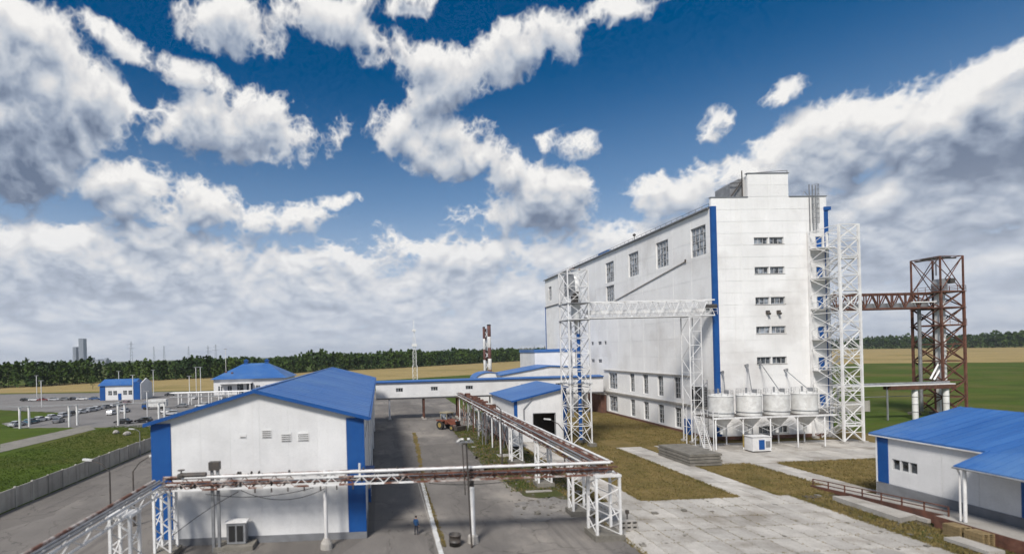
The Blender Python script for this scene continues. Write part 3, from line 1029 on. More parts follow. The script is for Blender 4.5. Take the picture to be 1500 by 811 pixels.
# ledges on the long side
pbox('ledge', 'concrete', mill, MX0 - .35, MX0 - .03, 94, 131, 11.08, 11.3)
pbox('ledge', 'concrete', mill, MX0 - .45, MX0 - .03, 88, 131.5, 5.45, 5.75)
pbox('ledge', 'dark_metal', mill, MX0 - .3, MX0 - .03, 160, MY1, 31.8, 32.0)
MB().prism([(MX0 - .03, 94.6, 33.3), (MX0 - .03, 125.6, 28.6), (MX0 - .03, 125.6, 28.45), (MX0 - .03, 94.6, 33.15)], (-.2, 0, 0)).build('ledge', 'concrete', mill)
MB().bar((MX0 - .2, 94.6, 33.0), (MX0 - .2, 94.6, 33.6), .2).build('bracket', 'dark_metal', mill)
# brick plinth in courses
for k, z in enumerate((0.0, .25, .5)):
    for i in range(8):
        a, b = MX0 + (MX1 - MX0) * i / 8, MX0 + (MX1 - MX0) * (i + 1) / 8
        pbox('brick_course', 'brick', mill, a + .01, b - .01, MY0 - .09, MY0 - .031, z + .01, z + .24)
for i in range(15):
    pbox('brick_course', 'brick', mill, MX0 - .1, MX0 - .031, 87 + 6 * i + .01, 93 + 6 * i - .01, 0.0, .43)
# ladder with safety cage up to the roof
lad = MB()
for x in (77.9, 78.5):
    lad.bar((x, MY0 - .35, 36.9), (x, MY0 - .35, 45.0), .07)
for k in range(27):
    lad.bar((77.9, MY0 - .35, 37.0 + .3 * k), (78.5, MY0 - .35, 37.0 + .3 * k), .035)
for k in range(9):
    z = 38.2 + .85 * k
    for i in range(8):
        a0, a1 = math.pi * i / 8, math.pi * (i + 1) / 8
        lad.bar((78.2 + .5 * math.cos(a0), MY0 - .4 - .75 * math.sin(a0), z), (78.2 + .5 * math.cos(a1), MY0 - .4 - .75 * math.sin(a1), z), .05)
for i in range(0, 9, 2):
    a0 = math.pi * i / 8
    lad.bar((78.2 + .5 * math.cos(a0), MY0 - .4 - .75 * math.sin(a0), 38.2), (78.2 + .5 * math.cos(a0), MY0 - .4 - .75 * math.sin(a0), 45.0), .045)
lad.bar((77.4, MY0 - .2, 36.9), (77.4, MY0 - .2, 45.2), .12)
lad.path([(77.2, MY0 - .1, 43.3), (76.6, MY0 - .1, 44.0), (76.3, MY0 - .1, 43.4)], .05, 6)
lad.build('roof_ladder', 'grey_metal', mill)
for x in (68.9, 70.9):
    MB().box(x, x + .55, MY0 - .35, MY0 - .03, 22.3, 22.9).tube((x + .27, MY0 - .35, 22.45), (x + .27, MY0 - .7, 22.25), .22).build('wall_fan', 'dark_metal', mill)
# side porch at the low end of the long wall
MB().box(57.6, 59.0, 129.8, 138, 0, 4.8).build('porch', 'brick', mill)
MB().box(57.4, 59.05, 129.6, 138.2, 4.8, 5.05).build('porch_roof', 'concrete', mill)
MB().box(58.55, 59.25, 93.6, 95.6, 0.05, 2.9).build('electric_cabinet', 'blue_paint', mill)
MB().box(58.9, 59.34, 89.2, 93.4, 5.9, 9.4).build('louvred_grille', 'black', mill)
mb = MB()
for k in range(7):
    mb.box(58.84, 58.9, 89.2 + .65 * k, 89.28 + .65 * k, 5.9, 9.4)
mb.build('grille_bar', 'grey_metal', mill)

# ---- outside stair tower
st = thing('stair_tower', 'white steel open stair tower climbing beside the mill doors', 'stair tower', (78.7, 82, 0))
SX0, SX1, SY0, SY1 = 77.0, 80.4, 80.8, 86.75
zs = [0.35, 3.4, 6.5, 9.6, 12.7, 15.8, 18.9, 22.0, 25.1, 28.2, 31.3, 34.2, 36.6]
lattice(st, 'white_metal', SX0, SX1, SY0, SY1, zs, .3, .12, faces='fr', cross=True)
for a, b in zip(zs, zs[1:]):
    pbar('crossbar', 'white_metal', st, (SX0, SY0, b), (SX0, SY1, b), .1)
    pbar('brace', 'white_metal', st, (SX0, SY0, a), (SX0, SY1, b), .08)
    pbar('brace', 'white_metal', st, (SX0, SY1, a), (SX0, SY0, b), .08)
    pbar('crossbar', 'white_metal', st, (SX0, SY0, (a + b) / 2), (SX1, SY0, (a + b) / 2), .09)
lv = [0.35] + sorted(door_z)
for z in lv[1:]:
    pbox('landing', 'white_metal', st, SX0 - .05, SX1, 85.2, 86.8, z - .12, z)
    railing(st, 'white_metal', [(SX0, 86.6, z), (SX0, 85.2, z)], 1.0, .04)
    pbar('crossbar', 'white_metal', st, (SX0, 85.2, z - .1), (SX1, 85.2, z - .1), .1)
for a, b in zip(lv, lv[1:]):
    mid = (a + b) / 2
    pbox('landing', 'white_metal', st, SX0, SX1, SY0, 82.0, mid - .1, mid)
    for (x0, x1, za, zb, ya, yb) in ((SX0 + .15, SX0 + 1.5, a, mid, 85.2, 82.0), (SX0 + 1.85, SX1 - .15, mid, b, 82.0, 85.2)):
        f = MB()
        for x in (x0, x1):
            f.bar((x, ya, za), (x, yb, zb), .07, .2)
            f.bar((x, ya, za + 1.0), (x, yb, zb + 1.0), .045)
            for k in range(4):
                t = k / 3
                f.bar((x, ya + (yb - ya) * t, za + (zb - za) * t), (x, ya + (yb - ya) * t, za + (zb - za) * t + 1.0), .04)
        n = 9
        for k in range(n):
            t = (k + .5) / n
            yy, zz = ya + (yb - ya) * t, za + (zb - za) * t
            f.box(x0, x1, yy - .14, yy + .14, zz - .02, zz + .02)
        f.build('stair_flight', 'white_metal', st)
for x in (SX0, SX1):
    for y in (SY0, SY1 - .3):
        pbox('footing', 'concrete', st, x - .45, x + .45, y - .45, y + .45 if y < 84 else y + .2, 0.0, .4)

# ---- silos on their steel platform
sp_ = thing('silo_platform', 'white steel platform on legs carrying the four silos', 'platform', (62.6, 80.5, 0))
LX = [53.5, 58.05, 62.6, 67.15, 71.7]
for i, x in enumerate(LX):
    for y in (78.6, 82.6):
        leg = ptube('leg', 'white_metal', sp_, (x, y, .1), (x, y, 5.2), .21)
        if i == 1 and y < 80:
            leg['label'] = 'leg with yellow hazard paint'
        pbox('footing', 'concrete', sp_, x - .35, x + .35, y - .35, y + .35, 0.0, .22)
ptube('hazard_band', 'yellow', sp_, (58.05, 78.6, .5), (58.05, 78.6, 2.6), .225)
MB().box(53.0, 73.6, 78.5, 83.0, 5.24, 5.35).build('deck', 'dark_metal', sp_)
MB().box(53.0, 73.6, 78.42, 78.5, 5.1, 5.38).build('edge_beam', 'white_metal', sp_)
for y in (78.6, 82.6):
    for i in range(4):
        a, b = LX[i], LX[i + 1]
        pbar('brace', 'white_metal', sp_, (a, y, 4.4), (a + 1.5, y, 3.75), .05)
        pbar('brace', 'white_metal', sp_, (b, y, 4.4), (b - 1.5, y, 3.75), .05)
        pbar('brace', 'white_metal', sp_, (a, y, 2.9), ((a + b) / 2, y, 3.9), .05)
        pbar('brace', 'white_metal', sp_, (b, y, 2.9), ((a + b) / 2, y, 3.9), .05)
for x in LX:
    pbar('crossbar', 'white_metal', sp_, (x, 78.4, 5.12), (x, 82.6, 5.12), .16)
railing(sp_, 'white_metal', [(53.1, 83.0, 5.36), (53.1, 78.5, 5.36), (54.0, 78.5, 5.36)], 1.1)
railing(sp_, 'white_metal', [(72.6, 78.5, 5.36), (73.5, 78.5, 5.36), (73.5, 83.0, 5.36)], 1.1)
f = MB()
for x in (51.6, 52.7):
    f.bar((x, 78.6, 0.1), (x, 81.2, 5.3), .08, .2)
    f.bar((x, 78.6, 1.1), (x, 81.2, 6.3), .045)
for k in range(18):
    t = (k + .5) / 18
    f.box(51.6, 52.7, 78.6 + 2.6 * t - .1, 78.6 + 2.6 * t + .1, .1 + 5.2 * t, .14 + 5.2 * t)
f.build('stair', 'white_metal', sp_)
f = MB()
for x in (51.4, 52.0):
    for y in (78.3, 83):
        f.bar((x + (.9 if x > 51.5 else 0), y, .1), (x + (.9 if x > 51.5 else 0), y, 6.5), .11)
f.build('stair_frame', 'white_metal', sp_)
SIL = [(55.75, 'white steel silo under the blue corner strip, first from the lawn'), (60.5, 'white steel silo, second from the blue corner strip'),
       (65.2, 'white steel silo, third from the blue corner strip'), (70.0, 'white steel silo next to the stair tower')]
pipes = [(60.3, 12.2, 56.9), (64.8, 13.3, 61.5), (67.2, 13.8, 66.4), (72.0, 12.3, 71.6)]
for (x, lab), (wx, wz, tx) in zip(SIL, pipes):
    s = thing('silo', lab, 'silo', (x, 80.5, 5.38), group='silos on the platform by the mill')
    MB().lathe(x, 80.5, [(1.8, 5.38), (1.8, 8.6), (1.86, 8.6), (1.86, 8.7), (1.2, 8.95), (0.3, 9.1)], 40).build('tank', 'white_paint', s)
    MB().lathe(x, 80.5, [(1.83, 5.9), (1.87, 5.9), (1.87, 6.02), (1.83, 6.02)], 32).build('hoop', 'grey_metal', s)
    MB().lathe(x, 80.5, [(.24, 2.4), (.24, 3.4), (.5, 3.5), (1.55, 4.9), (1.6, 5.23)], 28).build('hopper', 'white_paint', s)
    pts = [(x + 1.75 * math.cos(a), 80.5 + 1.75 * math.sin(a), 8.72) for a in [2 * math.pi * i / 12 for i in range(13)]]
    railing(s, 'grey_metal', pts, .85, .025)
    MB().box(x + .5, x + 1.0, 79.9, 80.4, 9.0, 9.6).tube((x - .6, 80.2, 8.9), (x - .6, 80.2, 9.9), .14).build('hatch', 'grey_metal', s)
    p = MB().tube((wx, 86.9, wz), (wx, 86.1, wz), .12).tube((wx, 86.3, wz + .25), (wx, 86.3, wz - .35), .17)
    p.tube((wx, 86.2, wz - .3), (tx, 81.0, 8.9), .075).build('filling_pipe', 'grey_metal', s)
cu = thing('compressor_unit', 'white and blue boxy compressor unit standing under the silos', 'machine', (59.4, 77.2, .06))
MB().box(57.9, 60.9, 76.4, 78.2, .25, 2.45).build('housing', 'white_metal', cu)
MB().box(58.9, 59.8, 76.36, 76.4, .5, 2.0).build('door', 'blue_paint', cu)
MB().box(60.0, 60.7, 76.37, 76.4, .8, 1.8).build('grille', 'grey_metal', cu)
MB().box(57.95, 58.3, 76.5, 78.1, 0.06, .25).box(60.5, 60.85, 76.5, 78.1, 0.06, .25).build('skid', 'dark_metal', cu)
MB().box(57.8, 61.0, 76.3, 78.3, 2.45, 2.53).build('lid', 'white_metal', cu)
# stacked concrete slabs by the path
words_ = ['lowest', 'second from the bottom', 'second from the top', 'topmost']
for k in range(4):
    dx, dy = rnd.uniform(-.12, .12), rnd.uniform(-.15, .15)
    o = MB().box(43.2 + dx, 47.9 + dx, 69.2 + dy, 77.2 + dy, .08 + .42 * k, .08 + .42 * k + .33)
    for px in (43.9, 45.5, 47.1):
        o.box(px + dx - .1, px + dx + .1, 69.3 + dy, 77.1 + dy, .08 + .42 * k - .09, .08 + .42 * k - .005)
    o = o.build('concrete_slab', 'old_concrete')
    tag(o, f'weathered concrete slab by the footpath, {words_[k]} in its stack of four', 'slab', 'slabs stacked by the footpath')

# ================================================================== white lattice tower, bridge and mast by the mill
lt = thing('lattice_tower', 'white steel lattice tower holding a bin and a blue pipe, beside the small shed', 'tower', (34.6, 88.1, 0))
zs = [0.3, 3.6, 6.9, 10.2, 13.5, 16.2, 18.9, 22.1, 24.9, 27.8, 30.7]
lattice(lt, 'white_metal', 32.8, 36.4, 86.0, 90.2, zs, .2, .09, faces='flrb', cross=True)
for x in (32.8, 36.4):
    for y in (86.0, 90.2):
        pbox('footing', 'old_concrete', lt, x - .6, x + .6, y - .6, y + .6, 0, .6)
for z in (22.1, 25.0, 11.0):
    pbox('platform', 'grey_metal', lt, 32.6, 36.7, 85.8, 90.4, z - .14, z - .06)
railing(lt, 'white_metal', [(32.7, 85.9, 25.0), (36.6, 85.9, 25.0)], 1.1)
MB().lathe(34.9, 88, [(.25, 19.6), (.3, 21.4), (.8, 22.8), (.8, 25.6), (.85, 29.2), (.4, 29.8)], 20).build('bin', 'white_metal', lt, smooth=True)
MB().box(33.2, 34.2, 86.6, 88.6, 26.3, 30.0).build('filter_box', 'grey_metal', lt)
MB().box(33.9, 34.9, 86.5, 87.5, 25.0, 26.6).box(34.2, 34.8, 86.2, 86.5, 26.2, 26.9).build('motor', 'dark_metal', lt)
pb = MB().tube((35.0, 87.4, 1), (35.0, 87.4, 19.6), .3)
pb.build('blue_pipe', 'blue_paint', lt)
mb = MB()
for k in range(16):
    mb.bar((34.62, 87.05, 1.5 + k * 1.15), (35.38, 87.05, 1.5 + k * 1.15), .12)
mb.build('pipe_clamp', 'white_metal', lt)
MB().tube((33.7, 87.4, 5), (33.7, 87.4, 22), .16).build('white_pipe', 'white_metal', lt)
for a, b in (((33.3, 86.2, 30.7), (35.0, 88.6, 31.3)), ((35.0, 86.2, 30.7), (36.0, 88.6, 31.2))):
    pbar('top_beam', 'rust', lt, a, b, .25)
br = thing('conveyor_bridge', 'white steel truss bridge reaching from the lattice tower to the mill wall', 'bridge', (47.5, 87.3, 22))
for y in (86.0, 88.6):
    truss_x(br, 'white_metal', 36.6, 58.9, y, 22.25, 24.95, 9, .2, .1, verticals=False)
for i in range(10):
    x = 36.6 + 2.48 * i
    pbar('crossbar', 'white_metal', br, (x, 86.0, 22.25), (x, 88.6, 22.25), .11)
    pbar('crossbar', 'white_metal', br, (x, 86.0, 24.95), (x, 88.6, 24.95), .11)
MB().box(36.6, 58.9, 86.4, 88.2, 22.32, 22.44).build('walkway', 'grey_metal', br)
MB().box(36.7, 58.6, 86.9, 87.7, 22.9, 23.6).build('conveyor', 'white_metal', br)
MB().tube((57.6, 86.2, 23.8), (59.3, 86.2, 23.8), .42).build('drive_drum', 'dark_metal', br)
railing(br, 'white_metal', [(57.2, 85.9, 22.4), (59.3, 85.9, 22.4)], 1.1)
ms = thing('support_mast', 'slim white lattice mast under the truss bridge near the mill', 'mast', (55.2, 86.8, 0))
lattice(ms, 'white_metal', 54.1, 56.2, 85.8, 88.2, [.3 + 2.4 * k for k in range(9)] + [22.0], .15, .07, faces='fl', cross=False)
for x in (54.1, 56.2):
    for y in (85.8, 88.2):
        pbox('footing', 'concrete', ms, x - .35, x + .35, y - .35, y + .35, 0, .35)
f = MB()
for x in (56.5, 57.2):
    f.bar((x, 86.0, 0.2), (x, 86.0, 11.0), .1)
for k in range(22):
    f.bar((56.5, 86.0, .5 + .47 * k), (57.2, 86.0, .5 + .47 * k), .05)
f.path([(57.2, 85.9, 10.6), (55.0, 85.9, 8.8), (54.2, 85.9, 6.0)], .09)
f.build('ladder', 'grey_metal', ms)

# ================================================================== rusty elevator tower and its bridge (far side)
rt = thing('rusty_tower', 'tall rusty brown steel lattice tower standing before the green field', 'tower', (124.5, 107, 0))
RX0, RX1, RY0, RY1 = 121.8, 127.0, 104.0, 110.0
zs = [0.2, 4.4, 8.0, 12.2, 15.9, 20.1, 23.9, 27.4]
lattice(rt, 'rust', RX0, RX1, RY0, RY1, zs, .38, .19, faces='flrb', cross=True)
lattice(rt, 'rust', RX0, RX1, RY0, RY1, [27.4, 35.0], .26, .12, faces='flrb', cross=True)
for z in (23.9, 27.4, 20.1):
    pbox('platform', 'rust', rt, RX0 - .3, RX1 + .3, RY0 - .3, RY1 + .3, z - .22, z - .08)
railing(rt, 'rust', [(RX0 - .25, RY1, 27.4), (RX0 - .25, RY0 - .25, 27.4), (RX1 + .25, RY0 - .25, 27.4), (RX1 + .25, RY1, 27.4)], 1.15, .07)
railing(rt, 'rust', [(RX0 - .25, RY0 - .25, 20.1), (RX1 + .25, RY0 - .25, 20.1)], 1.15, .06)
MB().bar((RX0 - .2, RY0 + 1.5, 34.8), (RX1 + .2, RY0 + 1.5, 34.8), .3).bar((RX0 + 1, RY0, 34.7), (RX0 + 1, RY1, 34.7), .3).build('crane_beam', 'dark_metal', rt)
MB().box(RX0 + 1, RX1 - 1.2, RY0 + 1.2, RY1 - 1, 34.95, 35.08).build('roof_sheet', 'dark_metal', rt)
pbar('brace', 'rust', rt, (RX0 + .2, RY0 - .1, 12.2), (RX0 + 2.8, RY0 - .1, 16.2), .16)
for x in (RX0, RX1):
    for y in (RY0, RY1):
        pbox('footing', 'old_concrete', rt, x - .8, x + .8, y - .8, y + .8, -.05, .5)
be = thing('bucket_elevator', 'pale vertical bucket elevator shaft inside the rusty tower', 'elevator', (123.2, 106, 0))
MB().box(122.4, 123.1, 105.3, 105.9, .2, 27.6).box(123.6, 124.3, 105.3, 105.9, .2, 27.6).build('shaft', 'white_metal', be)
MB().prism([(122.2, 105.0, 27.6), (124.6, 105.0, 27.6), (124.6, 105.0, 29.2), (123.9, 105.0, 30.2), (122.9, 105.0, 30.2), (122.2, 105.0, 29.2)], (0, 1.3, 0)).build('head_section', 'grey_metal', be)
MB().box(125.2, 126.4, 105.0, 106.2, 29.2, 30.3).build('motor', 'dark_metal', be)
MB().tube((121.0, 107.8, 1), (121.0, 107.8, 26), .33).build('return_pipe', 'grey_metal', be)
MB().tube((122.7, 104.9, 11.0), (120.4, 104.6, 8.2), .18).tube((122.0, 104.9, 11.8), (119.6, 104.6, 8.4), .18).build('chute', 'white_metal', be)
MB().tube((122.7, 105.6, 31.0), (122.7, 105.6, 34.4), .12).build('vent_pipe', 'grey_metal', be)
rb = thing('rusty_bridge', 'rusty brown truss bridge joining the rusty tower to the mill', 'bridge', (101, 107, 24))
for y in (105.6, 108.2):
    truss_x(rb, 'rust', 80.9, 121.6, y, 24.0, 27.2, 13, .34, .17)
for i in range(14):
    x = 80.9 + 3.13 * i
    pbar('crossbar', 'rust', rb, (x, 105.6, 24.0), (x, 108.2, 24.0), .18)
    pbar('crossbar', 'rust', rb, (x, 105.6, 27.2), (x, 108.2, 27.2), .18)
MB().box(80.9, 121.6, 106.3, 107.5, 24.2, 25.2).build('conveyor', 'grey_metal', rb)
ptube('pipe', 'white_metal', rb, (116.5, 105.3, 25.2), (123.5, 105.3, 25.2), .3)
pw = thing('pipe_bridge', 'low grey pipe bridge with thick white pillars below the rusty tower', 'bridge', (112, 103, 0))
MB().box(94, 122.5, 102.2, 103.8, 7.35, 7.55).build('deck', 'white_metal', pw)
MB().box(108, 122.6, 102.15, 103.85, 6.5, 7.34).build('beam', 'rust', pw)
ptube('pipe', 'grey_metal', pw, (94, 103, 7.8), (122, 103, 7.8), .4)
for x in (114.2, 121.2):
    ptube('pillar', 'white_metal', pw, (x, 103, 0), (x, 103, 6.5), 1.05)
    for z in (1.6, 3.2, 4.8):
        ptube('pillar_band', 'grey_metal', pw, (x, 103, z), (x, 103, z + .12), 1.12)
for x in (97, 102.5, 108):
    pbar('post', 'grey_metal', pw, (x, 103, 0), (x, 103, 7.3), .22)
ptube('pipe', 'grey_metal', pw, (94, 103.6, 5.0), (114, 103.6, 5.0), .14)

def fence_run(name, x0, y0, x1, y1, step, h, label, mat='fence_concrete', z=0.0):
    root = thing(name, label, 'fence', (x0, y0, z))
    a, b = Vector((x0, y0, z)), Vector((x1, y1, z))
    n = round((b - a).length / step)
    d = (b - a).normalized()
    for i in range(n + 1):
        p = a.lerp(b, i / n)
        pbox('post', mat, root, p.x - .13, p.x + .13, p.y - .13, p.y + .13, z - .05, z + h + .08)
        if i < n:
            q = a.lerp(b, (i + 1) / n)
            lean = rnd.uniform(-.02, .02)
            hh = h + rnd.uniform(-.05, .04)
            pp, qq = p + d * .15, q - d * .15
            mw = frame_of(pp + Vector((lean, lean, hh / 2)), qq + Vector((lean, lean, hh / 2))) @ Matrix.Diagonal((.14, hh, (qq - pp).length, 1))
            piece('panel', 'bar', mat, root, mw)
    return root

fence_run('panel_fence', -43.6, 44, -43.6, 134, 3.0, 2.35, 'grey concrete panel fence along the road left of the warehouse')
fence_run('panel_fence', 88, 117, 118, 117, 3.0, 2.6, 'pale concrete panel fence behind the stair tower and the rusty tower')

# ================================================================== blue-roofed warehouse (nearest, on the left)
WX0, WX1, WY0, WY1, WE, WR, WXR = -20.9, -1.7, 47.0, 124.0, 11.2, 13.85, -11.5
wh = thing('warehouse', 'long white warehouse with blue pitched roof and blue corner strips, nearest on the left', 'building', ((WX0 + WX1) / 2, WY0, 0))
win_y = [52, 56.5, 61, 65.5, 72, 79, 86, 93, 100, 107, 114]
wholes = [(y, y + 1.1, 8.4, 9.5) for y in win_y]
wdoor = [(83, 86.5, 0.0, 4.2), (104, 107.5, 0.0, 4.2)]
mb = MB()
mb.prism([(WX0, WY0, 0), (WX1, WY0, 0), (WX1, WY0, WE), (WXR, WY0, WR), (WX0, WY0, WE)], (0, .35, 0))
mb.prism([(WX0, WY1, 0), (WX1, WY1, 0), (WX1, WY1, WE), (WXR, WY1, WR), (WX0, WY1, WE)], (0, -.35, 0))
cut_wall(mb, 'X', WX1 - .35, .35, WY0 + .35, WY1 - .35, 0, WE, wholes + wdoor)
mb.box(WX0, WX0 + .35, WY0 + .35, WY1 - .35, 0, WE)
mb.build('wall', 'white_wall', wh)
# gable cladding in upright sheets
n = 6
for i in range(n):
    a, b = WX0 + 1.72 + (WX1 - WX0 - 3.3) * i / n, WX0 + 1.72 + (WX1 - WX0 - 3.3) * (i + 1) / n
    top = lambda x: WE + (WR - WE) * (1 - abs(x - WXR) / (WXR - WX0 if x < WXR else WX1 - WXR)) - .12
    pts = [(a + .003, WY0 - .001, .62), (b - .003, WY0 - .001, .62), (b - .003, WY0 - .001, 5.0), (a + .003, WY0 - .001, 5.0)]
    MB().prism(pts, (0, -.03, 0)).build('panel', 'white_wall', wh)
    pts = [(a + .003, WY0 - .001, 5.02), (b - .003, WY0 - .001, 5.02), (b - .003, WY0 - .001, top(b))]
    if a < WXR < b:
        pts.append((WXR, WY0 - .001, top(WXR)))
    pts.append((a + .003, WY0 - .001, top(a)))
    MB().prism(pts, (0, -.03, 0)).build('panel', 'white_wall', wh)
for a, b in ((WX0 - .06, WX0 + 1.7), (WX1 - 1.55, WX1 + .08)):
    pbox('corner_strip', 'blue_paint', wh, a, b, WY0 - .09, WY0 - .002, .62, WE - .05)
pbox('corner_strip', 'blue_paint', wh, WX1 + .002, WX1 + .085, WY0 + .002, WY0 + .5, .62, WE - .05)
MB().box(WX0 - .1, WX1 + .1, WY0 - .14, WY0 - .002, 0, .6).box(WX1 + .002, WX1 + .12, WY0, WY1, 0, .6).build('plinth', 'plinth', wh)
mb = MB()
t = .16
sl = (WR - WE) / (WXR - WX0)
ov = .55
for s in (-1, 1):
    xe = WX0 - ov if s < 0 else WX1 + ov
    ze = WR - (WR - WE) / ((WXR - WX0) if s < 0 else (WX1 - WXR)) * abs(xe - WXR)
    mb.prism([(WXR, WY0 - .5, WR), (xe, WY0 - .5, ze), (xe, WY0 - .5, ze + t), (WXR, WY0 - .5, WR + t)], (0, WY1 - WY0 + 1.0, 0))
roof = mb.build('roof', 'blue_roof', wh)
for k in range(52):
    y0_, y1_ = WY0 - .48 + k * (WY1 - WY0 + .96) / 52, WY0 - .48 + (k + 1) * (WY1 - WY0 + .96) / 52
    for xe in (WX0 - ov, WX1 + ov):
        ze = WR - (WR - WE) / ((WXR - WX0) if xe < WXR else (WX1 - WXR)) * abs(xe - WXR)
        lift = rnd.uniform(.010, .022)
        p, q = Vector((WXR, (y0_ + y1_) / 2, WR + t + lift)), Vector((xe, (y0_ + y1_) / 2, ze + t + lift))
        piece('roof_sheet', 'bar', 'blue_roof', roof, frame_of(p, q) @ Matrix.Diagonal((y1_ - y0_ - .012, .02, (q - p).length, 1)))
mb = MB()
for k in range(53):
    y = WY0 - .48 + k * (WY1 - WY0 + .96) / 52
    for xe in (WX0 - ov, WX1 + ov):
        ze = WR - (WR - WE) / ((WXR - WX0) if xe < WXR else (WX1 - WXR)) * abs(xe - WXR)
        mb.bar((WXR, y, WR + t + .03), (xe, y, ze + t + .03), .05, .05)
so = mb.build('roof_seams', 'blue_roof', roof)
so['kind'] = 'stuff'
mb = MB()
for xe in (WX0 - ov, WX1 + ov):
    ze = WR - (WR - WE) / ((WXR - WX0) if xe < WXR else (WX1 - WXR)) * abs(xe - WXR)
    mb.prism([(WXR, WY0 - .52, WR + t + .05), (xe, WY0 - .52, ze + t + .05), (xe, WY0 - .52, ze - .12), (WXR, WY0 - .52, WR - .12)], (0, -.06, 0))
mb.build('barge_board', 'blue_paint', roof)
ze = WR - (WR - WE) / (WX1 - WXR) * abs(WX1 + ov - WXR)
MB().prism([(WX1 + ov, WY0 - .5, ze + .1), (WX1 + ov + .22, WY0 - .5, ze + .18), (WX1 + ov + .22, WY0 - .5, ze - .02), (WX1 + ov + .02, WY0 - .5, ze - .1)], (0, WY1 - WY0 + 1, 0)).build('gutter', 'blue_paint', roof)
MB().bar((WXR, WY0 - .5, WR + t + .04), (WXR, WY1 + .5, WR + t + .04), .4, .07).build('ridge_cap', 'blue_roof', roof)
for h in wholes:
    w = MB().box(WX1 - .12, WX1 - .08, h[0], h[1], h[2], h[3]).build('window', 'glass', wh)
    MB().box(WX1 - .08, WX1 + .03, h[0], h[0] + .08, h[2], h[3]).box(WX1 - .08, WX1 + .03, h[1] - .08, h[1], h[2], h[3]).build('frame', 'frame', w)
for h in wdoor:
    MB().box(WX1 - .2, WX1 - .12, h[0], h[1], h[2], h[3]).build('door', 'blue_paint', wh)
for (a, b, z0, z1) in ((-13.0, -12.4, 9.62, 9.95), (-11.0, -10.1, 9.55, 10.3), (-9.25, -8.3, 9.15, 10.0), (-7.75, -6.7, 9.15, 10.0)):
    v = MB().box(a, b, WY0 - .07, WY0 - .033, z0, z1).build('vent', 'white_metal', wh)
    mb = MB()
    k = 0
    while z0 + .1 + .18 * k < z1 - .06:
        z = z0 + .1 + .18 * k
        mb.prism([(a + .06, WY0 - .07, z), (a + .06, WY0 - .12, z - .03), (a + .06, WY0 - .07, z - .05)], (b - a - .12, 0, 0))
        k += 1
    mb.build('louvre', 'dark_metal', v)
MB().box(WX1, WX1 + .9, 49.0, 50.1, 4.9, 6.0).build('fan_box', 'blue_paint', wh)
MB().box(WX1 + .05, WX1 + .35, 55.5, 56.4, .8, 2.2).build('meter_box', 'blue_paint', wh)
mb = MB()
for y in (60, 74, 90, 110):
    mb.tube((WX1 + .2, y, .2), (WX1 + .2, y, WE - .3), .09)
mb.build('drainpipe', 'white_metal', wh)

# ================================================================== covered gallery at the back of the yard
ga = thing('covered_gallery', 'long white raised gallery with blue roof crossing the far end of the yard', 'gallery', (28, 130, 0))
GX0, GX1, GY0, GY1 = -1.2, 57.5, 128.0, 132.0
gh = [(3.9, 5.7, 7.2, 8.2), (12.8, 14.6, 7.3, 8.3), (21.7, 23.6, 7.35, 8.3), (36, 37.8, 7.4, 8.3), (45, 46.8, 7.4, 8.3)]
mb = MB()
cut_wall(mb, 'Y', GY0, .25, GX0, GX1, 5.8, 9.6, gh)
mb.box(GX0, GX1, GY1 - .25, GY1, 5.8, 9.6).box(GX0, GX0 + .25, GY0 + .25, GY1 - .25, 5.8, 9.6).box(GX0, GX1, GY0 + .25, GY1 - .25, 5.5, 5.8)
mb.build('wall', 'white_wall', ga)
us = [GX0 + 3.0 * k for k in range(20)]
panels(ga, 'white_wall', 'Y', GY0, us[:-1] + [GX1], [5.75, 9.58], gh, .03, .04)
mb = MB().prism([(GX0 - .3, GY0 - .4, 9.6), (GX0 - .3, GY0 - .4, 9.82), (GX0 - .3, 130, 10.1), (GX0 - .3, GY1 + .4, 9.82), (GX0 - .3, GY1 + .4, 9.6)], (GX1 - GX0 + .3, 0, 0))
r_ = mb.build('roof', 'blue_roof', ga)
pbox('fascia', 'blue_paint', ga, GX0 - .3, GX1, GY0 - .5, GY0 - .4, 9.6, 9.84)
pbox('floor_beam', 'dark_metal', ga, GX0, GX1, GY0 - .02, GY0 + .3, 5.35, 5.5)
for h in gh:
    window(ga, 'Y', GY0, *h, 3, 1, fw=.09, glass='glass', depth=.12)
for x, m in ((2.2, 'white_metal'), (11.0, 'rust'), (19.8, 'rust'), (28.6, 'white_metal'), (37.4, 'white_metal'), (46.2, 'white_metal')):
    for y in (128.5, 131.5):
        ptube('column', m, ga, (x, y, .3), (x, y, 5.4), .42)
        pbox('footing', 'concrete', ga, x - .5, x + .5, y - .5, y + .5, 0, .32)

# ================================================================== small white shed with a dark doorway
bh = thing('boiler_shed', 'small white shed with blue lean-to roof and a dark open doorway', 'shed', (29.2, 92, 0))
BX0, BX1, BY0, BY1 = 24.5, 34.2, 92.0, 110.0
zl, zr = 7.7, 9.9
mb = MB()
zt = lambda x: zl + (zr - zl) * (x - BX0) / (BX1 - BX0)
for a, b, z0 in ((BX0, 28.0, 0), (28.0, 32.1, 5.3), (32.1, BX1, 0)):
    mb.prism([(a, BY0, z0), (b, BY0, z0), (b, BY0, zt(b)), (a, BY0, zt(a))], (0, .3, 0))
mb.box(BX0, BX0 + .3, BY0 + .3, BY1, 0, zl).box(BX1 - .3, BX1, BY0 + .3, BY1, 0, zr - .05)
mb.prism([(BX0 + .3, BY1, 0), (BX1 - .3, BY1, 0), (BX1 - .3, BY1, zt(BX1 - .3)), (BX0 + .3, BY1, zt(BX0 + .3))], (0, -.3, 0))
mb.build('wall', 'white_wall', bh)
